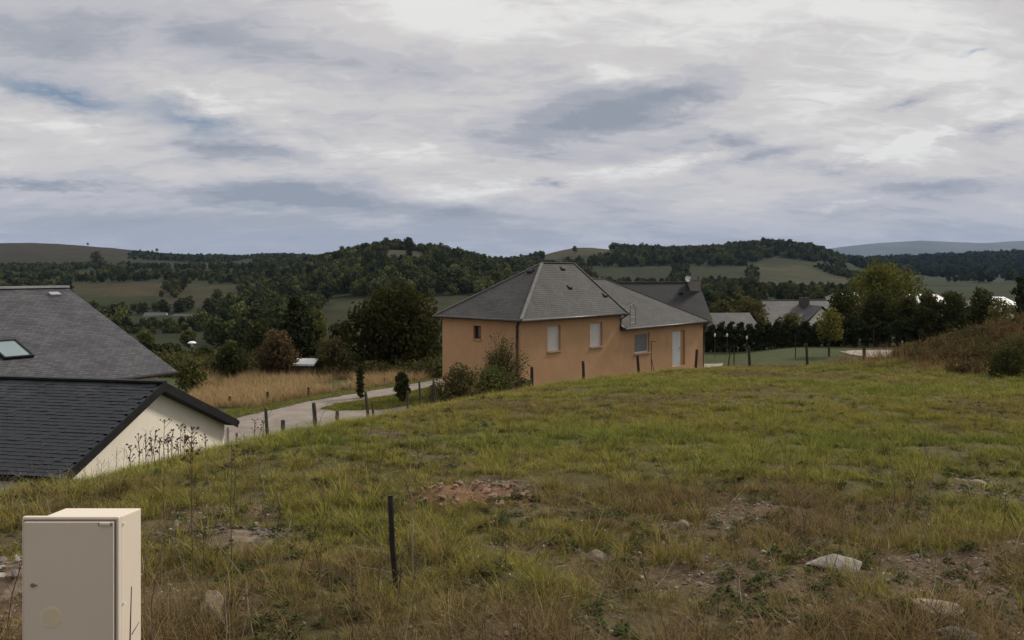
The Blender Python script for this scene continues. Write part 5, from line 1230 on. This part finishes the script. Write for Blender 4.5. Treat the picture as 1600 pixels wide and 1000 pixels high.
def grass():
    rg = np.random.default_rng(42)
    gp_ = [tuft('grass_tuft', 26, .05, .12, .0062, .075, .8, 'grass', 1), tuft('grass_tuft', 26, .07, .16, .0062, .07, .9, 'grass', 2), tuft('grass_tuft', 30, .04, .10, .0066, .10, 1.1, 'grass', 3), tuft('grass_tuft', 60, .08, .22, .0060, .11, .8, 'grass', 4)]
    st_ = [tuft('straw_tuft', 18, .08, .22, .0035, .08, .9, 'straw', 5), tuft('straw_tuft', 15, .14, .34, .0035, .06, .6, 'straw', 6), tuft('straw_tuft', 40, .06, .18, .004, .13, 1.2, 'straw', 7)]
    wd_ = [rosette('weed_rosette', 30, .05, 'weed', 8), rosette('weed_rosette', 46, .07, 'weed', 9)]
    # nearer than 9 m, 9-20 m, beyond: blades grow coarser in number, not in look
    for (y0, y1, dg, ds, dw, wide) in ((2.0, 5.0, 340, 200, 50, 1.0), (5.0, 9, 330, 85, 40, 1.0), (9, 20, 190, 34, 14, 1.3), (20, 49, 60, 12, 2, 1.9)):
        X, Y = field_points(y0, y1, dg, rg); n = len(X); b = bare(X, Y); L = lush(X, Y); t = field_sd(X, Y)
        cl = fbm(X / .34, Y / .34, 33, 3)
        keep = rg.uniform(0, 1, n) > np.clip(b * 1.2 + .80 * (cl < .46), 0, .97)
        keep &= rg.uniform(0, 1, n) < .55 + .45 * L
        X, Y, L, cl = X[keep], Y[keep], L[keep], cl[keep]; n = len(X)
        s = (.30 + 1.3 * np.clip(cl - .1, 0, 1)) * rg.uniform(.55, 1.35, n) * (.75 + .5 * L) * np.where(Y > 9, .74, .82)
        sc = np.column_stack([s * wide, s * wide, s * (1 + .15 * (wide - 1))])
        tint = np.clip(L + rg.normal(0, .16, n), 0, 1)
        scatter('grass', np.column_stack([X, Y, G(X, Y)]), rotz(n, rg), sc, rg.choice(4, n, p=[.32, .3, .22, .16]), tint, gp_, 'short green and yellowing meadow grass, distance band %d' % int(y0) if False else 'uneven green and yellowing meadow grass')
        X, Y = field_points(y0, y1, ds, rg); n = len(X); L = lush(X, Y); b = bare(X, Y); cl = fbm(X / .6, Y / .6, 44, 3)
        keep = (rg.uniform(0, 1, n) < np.clip(1.05 - L * 1.1, .06, 1) * np.clip((cl - .30) * 3.2, .12, 1)) & (rg.uniform(0, 1, n) > b * .85); X, Y, cl = X[keep], Y[keep], cl[keep]; n = len(X)
        s = (.5 + .9 * cl) * rg.uniform(.7, 1.25, n) * np.where(Y > 9, .62, np.where(Y < 4.8, 1.15, 1.0))
        scatter('dry_grass', np.column_stack([X, Y, G(X, Y)]), rotz(n, rg, .2), np.column_stack([s * wide, s * wide, s]), rg.choice(3, n, p=[.42, .2, .38]), rg.uniform(0, 1, n), st_, 'straw coloured dry grass between the green tufts')
        X, Y = field_points(y0, y1, dw, rg); n = len(X); cl = fbm(X / .8, Y / .8, 55, 3); keep = cl > .47; X, Y = X[keep], Y[keep]; n = len(X); s = rg.uniform(.5, 1.15, n) * (1 + .25 * (wide - 1))
        scatter('weeds', np.column_stack([X, Y, G(X, Y)]), rotz(n, rg, .15), np.column_stack([s, s, s]), rg.integers(0, 2, n), rg.uniform(0, 1, n), wd_, 'low dark leafy weeds growing in the meadow')
    # pebbles on the bare soil
    X, Y = field_points(2.0, 14, 420, rg, -150, 1750); n = len(X); b = bare(X, Y); keep = rg.uniform(0, 1, n) < np.clip(b * 1.1 - .12, 0, 1) * .8 + .008; X, Y = X[keep], Y[keep]; n = len(X)
    s = .006 + .028 * rg.uniform(0, 1, n) ** 2.6
    scatter('pebbles', np.column_stack([X, Y, G(X, Y) + s * .3]), rotz(n, rg, .5), np.column_stack([s, s * rg.uniform(.6, 1, n), s * .7]), rg.integers(0, 4, n), rg.uniform(0, 1, n), [rock_mesh('pebble', M[k], 200 + i, 1, .2) for i, k in enumerate(('rock_grey', 'rock_tan', 'rock_red', 'rock_white'))], 'small limestone pebbles on the bare soil')
    # dead stalks with seed heads
    def stalk(name, h, seed, m, heads=6, um=True):
        r0 = random.Random(seed); mb = MB(); top = Vector((r0.uniform(-.08, .08) * h, r0.uniform(-.08, .08) * h, h)); mid = top * .5 + Vector((r0.uniform(-.03, .03), r0.uniform(-.03, .03), 0))
        mb.tube([(0, 0, -.02), mid, top], [.0032, .0026, .0016], 4, False)
        for k in range(heads):
            s0 = mid.lerp(top, r0.uniform(.0, 1)); e = s0 + Vector((r0.uniform(-.13, .13), r0.uniform(-.13, .13), r0.uniform(.05, .17))) * h * .9; mb.tube([s0, e], [.0018, .0012], 3, False)
            if um:
                c = r0.uniform(.003, .007); mb.tube([e - Vector((0, 0, c)), e, e + Vector((0, 0, c * .6))], [c * .4, c, c * .5], 5)
        me = mb.data(name); me.materials.append(M[m]); return me
    SP = [stalk('dead_stalk', .5, 1, 'stalk', 7), stalk('dead_stalk', .62, 2, 'stalk', 9), stalk('dead_stalk', .45, 3, 'stalk_pale', 4, False), stalk('dead_stalk', .38, 4, 'stalk', 5), stalk('dead_stalk', .55, 5, 'stalk_pale', 2, False)]
    X, Y = field_points(2.2, 15, 8.0, rg, -150, 1750); n = len(X); L = lush(X, Y); keep = (rg.uniform(0, 1, n) < np.clip(1.0 - L, .1, 1) * np.where(X < -.5, 1, .35)) & ~((X / Y < -.40) & (Y < 3.8)); X, Y = X[keep], Y[keep]; n = len(X); s = rg.uniform(.5, 1.1, n)
    scatter('dead_stalks', np.column_stack([X, Y, G(X, Y)]), rotz(n, rg, .22), np.column_stack([s] * 3), rg.integers(0, 5, n), rg.uniform(0, 1, n), SP, 'thin dead stalks and seed heads scattered over the meadow')
    # fallen bleached stems
    X, Y = field_points(2.2, 11, 5, rg, -150, 1750); n = len(X); s = rg.uniform(.4, .9, n); rt = rotz(n, rg, .1); rt[:, 0] += rg.choice([-1.25, 1.25, 1.0], n)
    scatter('fallen_stems', np.column_stack([X, Y, G(X, Y) + .02]), rt, np.column_stack([s] * 3), rg.choice([2, 4], n) , rg.uniform(0, 1, n), SP, 'bleached fallen stems lying across the foreground grass')
    # small pale flowers / seed heads near the camera
    X, Y = field_points(2.2, 9, 22, rg, -150, 1750); n = len(X); cl = fbm(X / .9, Y / .9, 66, 3); keep = cl > .52; X, Y = X[keep], Y[keep]; n = len(X); s = rg.uniform(.004, .009, n)
    scatter('pale_flowers', np.column_stack([X, Y, G(X, Y) + rg.uniform(.04, .15, n)]), rotz(n, rg, .5), np.column_stack([s, s, s * .6]), np.zeros(n, int), rg.uniform(0, 1, n), [rock_mesh('flower_head', M['flower'], 300, 1, .2)], 'tiny pale flower heads among the foreground weeds')
    return SP
SP = grass()

# single tall weeds in front of the cream gable
def weed_plant(px, pyt, Y, lab, seed, nb=9, m='stalk', head=.015):
    t = P(px, pyt, Y); z = g1(t.x, t.y); h = max(.3, t.z - z); r0 = random.Random(seed)
    r = empty('dry_weed', (t.x, t.y, z)); tag(r, lab, 'weed', 'dry seed-headed weeds at the meadow rim'); mb = MB(); hd = MB()
    mb.tube([(0, 0, -.03), (r0.uniform(-.03, .03), 0, h * .5), (0, 0, h - .02)], [.007, .005, .003], 5, False)
    ends = [Vector((0, 0, h - .02))]
    for k in range(nb):
        q = r0.uniform(.35, .95); s0 = Vector((0, 0, h * q)); e = s0 + Vector((r0.uniform(-.16, .16), r0.uniform(-.16, .16), r0.uniform(.08, .24))) * h * .8; e.z = min(e.z, h); mb.tube([s0, e], [.004, .0025], 4, False); ends.append(e)
    for e in ends:
        c = head * r0.uniform(.6, 1.2); hd.tube([e - Vector((0, 0, c * .8)), e, e + Vector((0, 0, c * .7))], [c * .35, c, c * .5], 6)
    mb.build('stem', M[m], r); hd.build('seed_heads', M[m], r)
WEEDS = [(257, 655, 12.0), (228, 676, 11.6), (216, 676, 11.8), (283, 663, 12.6), (270, 670, 12.2), (243, 672, 11.9), (300, 667, 12.8), (262, 677, 12.0), (320, 677, 13.2), (236, 686, 11.5), (205, 694, 11.2), (289, 678, 12.4), (250, 684, 11.7), (277, 684, 12.1), (398, 655, 15.5), (411, 655, 15.8), (370, 676, 14.6)]
for k, (px, py, Y) in enumerate(WEEDS):
    rank = sorted(WEEDS).index((px, py, Y)); weed_plant(px, py, Y, 'dry seed-headed weed against the cream gable, %s counted from the left' % ORD[rank] if px < 340 else 'dry seed-headed weed at the drive edge, %s right of the cream gable' % ORD[rank - 14], 400 + k)
weed_plant(300, 668, 9.0, 'tall leafy weed with a bushy tip before the cream gable', 430, 16, 'stalk', .02)
weed_plant(364, 700, 8.2, 'tall single-stemmed brown weed rising in the near meadow on the left', 431, 3, 'stalk', .016)
def thin_stem(px0, pyb, px1, pyt, Y, lab, m, seed):
    b = P(px0, pyb, Y); t = P(px1, pyt, Y); z = g1(b.x, b.y); mb = MB(); r0 = random.Random(seed)
    e = Vector((t.x - b.x, .03, t.z - z)); mid = e * .5 + Vector((r0.uniform(-.015, .015), 0, 0)); mb.tube([(0, 0, -.03), mid, e], [.0045, .0035, .002], 5, False)
    for q in (.55, .7): s0 = e * q; mb.tube([s0, s0 + Vector((r0.choice((-1, 1)) * .03, 0, .05))], [.002, .001], 4, False)
    o = mb.build('dead_stem', M[m]); o.location = (b.x, b.y, z); tag(o, lab, 'stem')
thin_stem(207, 1010, 200, 921, 3.3, 'thin dark twig in front of the cabinet side', 'stalk', 1)
thin_stem(350, 1010, 347, 915, 4.1, 'pale straight dead stem near the bottom edge right of cabinet', 'stalk_pale', 2)
thin_stem(362, 840, 360, 690, 6.2, 'long thin dark stem standing above the grey stone heap', 'stalk', 3)
thin_stem(302, 900, 298, 700, 5.6, 'long thin dark stem right behind the meter cabinet', 'stalk', 4)
thin_stem(645, 900, 640, 690, 5.6, 'long thin pale grass stem right of the iron stake', 'stalk_pale', 5)
thin_stem(1560, 1000, 1592, 925, 4.3, 'pale slanted dead stem at the bottom right corner', 'stalk_pale', 6)

# tall dry grass beyond the drive, on the mound and round the shrubs
def tall_grass():
    rg = np.random.default_rng(77)
    pr = [tuft('tall_grass_tuft', 16, .45, .95, .016, .22, .5, 'drygrass', 21), tuft('tall_grass_tuft', 18, .35, .75, .016, .25, .7, 'drygrass', 22), tuft('tall_grass_tuft', 14, .25, .6, .018, .25, .9, 'drygrass', 23)]
    n = 8000; Y = rg.uniform(41, 53.5, n); px = rg.uniform(300, 760, n); pyv = HY + 6.7 * F / Y
    edge = np.interp(px, [150, 372, 425, 490, 550, 615, 690, 760], [690, 642, 632, 619, 610.5, 601, 589.5, 580])
    ok = pyv < edge - .3; X = (px - 800) / F * Y; X, Y = X[ok], Y[ok]
    ok = fbm(X / 3, Y / 3, 5) > .30; X, Y = X[ok], Y[ok]; n = len(X); s = rg.uniform(.55, 1.1, n)
    scatter('tall_dry_grass', np.column_stack([X, Y, G(X, Y)]), rotz(n, rg), np.column_stack([s, s, s]), rg.integers(0, 3, n), fbm(X / 2, Y / 2, 6), pr, 'golden tall dry grass strip beyond the gravel drive')
    br = [quads_mesh('bramble_clump', leaves([(0, 0, .25), (.3, .1, .15), (-.25, .2, .2)], [.35, .3, .3], 150, .12, np.random.default_rng(s_), .3), M['lf_bramble']) for s_ in (1, 2)] + [quads_mesh('bramble_clump', leaves([(0, 0, .2), (.25, .1, .15)], [.3, .3], 130, .11, np.random.default_rng(9), .3), M['lf_bush'])]
    n = 9000; X = rg.uniform(15, 46, n); Y = rg.uniform(31.5, 50, n); m_ = np.exp(-(((X - 29) / 8.6) ** 2 + ((Y - 40.5) / 5.6) ** 2))
    ok = (rg.uniform(0, 1, n) < m_ * 1.5) & (m_ > .26); X, Y, m_ = X[ok], Y[ok], m_[ok]; n = len(X); s = rg.uniform(.5, 1.3, n) * (.6 + .8 * fbm(X / 1.5, Y / 1.5, 14))
    kd = fbm(X / 2.0, Y / 2.0, 12); scatter('bramble_thicket', np.column_stack([X, Y, G(X, Y)]), rotz(n, rg), np.column_stack([s, s, s]), np.where(kd + .05 * (38 - Y) > .56, 2, rg.integers(0, 2, n)), rg.uniform(0, 1, n), br, 'reddish brown bramble thicket over the earth mound at right')
    n = 7000; X = rg.uniform(16, 46, n); Y = rg.uniform(31, 49, n); m_ = np.exp(-(((X - 28.5) / 8.5) ** 2 + ((Y - 40) / 5.5) ** 2)); ok = (rg.uniform(0, 1, n) < m_ * 1.2) & (fbm(X / 1.8, Y / 1.8, 19) > .42); X, Y = X[ok], Y[ok]; n = len(X); s = rg.uniform(.7, 1.5, n)
    scatter('dry_mound_grass', np.column_stack([X, Y, G(X, Y)]), rotz(n, rg, .25), np.column_stack([s, s, s]), rg.integers(0, 3, n), rg.uniform(0, 1, n) * .5, [tuft('mound_tuft', 14, .45, .95, .016, .22, .6, 'moundgrass', 24), tuft('mound_tuft', 16, .35, .75, .016, .25, .8, 'moundgrass', 25), tuft('mound_tuft', 14, .25, .6, .018, .25, .9, 'moundgrass', 26)], 'dry grass sticking out of the bramble mound')
    # dark undergrowth at the foot of the trees beyond the dry grass
    ug = [quads_mesh('undergrowth_clump', leaves([(0, 0, .5), (.5, .1, .3), (-.45, .2, .35)], [.6, .5, .5], 220, .2, np.random.default_rng(s_), .35), M[l_]) for s_, l_ in ((31, 'lf_dark'), (32, 'lf_bush'), (33, 'lf_olive'))]
    n = 700; px = rg.uniform(235, 705, n); Y = rg.uniform(53, 60, n); X = (px - 800) / F * Y; s = rg.uniform(.5, 1.2, n)
    scatter('undergrowth', np.column_stack([X, Y, G(X, Y) - .1]), rotz(n, rg), np.column_stack([s, s, s]), rg.choice(3, n, p=[.5, .35, .15]), rg.uniform(0, 1, n), ug, 'dark undergrowth at the foot of the trees beyond the dry grass')
    # short grass on the verge and the island beside the drive
    sp_ = [tuft('verge_tuft', 26, .05, .14, .012, .16, .8, 'grass', 51), tuft('verge_tuft', 26, .04, .10, .012, .18, 1.0, 'grass', 52)]
    n = 16000; px = rg.uniform(320, 700, n); py = rg.uniform(588, 662, n); Y = 6.7 * F / (py - HY); ok = ~in_poly(px, py + rg.normal(0, .35, n), DRIVE) & (py > np.interp(px, [330, 372, 425, 490, 550, 615, 690], [648, 640, 630, 617, 609, 600, 588]))
    px, Y = px[ok], Y[ok]; X = (px - 800) / F * Y; n = len(X); s = rg.uniform(.6, 1.3, n)
    scatter('verge_grass', np.column_stack([X, Y, G(X, Y)]), rotz(n, rg), np.column_stack([s, s, s]), rg.integers(0, 2, n), np.clip(rg.normal(.75, .2, n), 0, 1), sp_, 'short green grass on the verge and island beside the drive')
    # rough grass on the slopes behind the meadow rim
    n = 30000; X = rg.uniform(-22, 16, n); Y = rg.uniform(8, 50, n); t = field_sd(X, Y); ok = (t > 1.5) & (t < 9.0) & (X / Y > -.75); X, Y = X[ok], Y[ok]
    ok = rg.uniform(0, 1, len(X)) < .5; X, Y = X[ok], Y[ok]; n = len(X); s = rg.uniform(.25, .5, n)
    scatter('rough_grass', np.column_stack([X, Y, G(X, Y)]), rotz(n, rg), np.column_stack([s, s, s]), rg.integers(0, 3, n), rg.uniform(0, 1, n), pr, 'rough dry grass on the slope behind the meadow rim')
tall_grass()

# ------------------------------------------------------------------ haze: one closed box of thin pale air round everything
def haze():
    mb = MB(); mb.box(-14000, 14000, -300, 12500, -60, 520); o = mb.build('haze', None)
    o.data.materials.clear(); m = bpy.data.materials.new('haze_air'); m.use_nodes = True; t = m.node_tree; t.nodes.remove(t.nodes['Principled BSDF'])
    v = t.nodes.new('ShaderNodeVolumePrincipled'); v.inputs['Color'].default_value = (.42, .62, 1.0, 1); v.inputs['Density'].default_value = 3e-5
    for k in ('Density Attribute', 'Color Attribute', 'Temperature Attribute'):
        if k in v.inputs: v.inputs[k].default_value = ''
    t.links.new(v.outputs[0], t.nodes['Material Output'].inputs['Volume']); o.data.materials.append(m); tag(o, 'thin pale blue haze in the air over the valley', None, None, 'stuff')
haze()
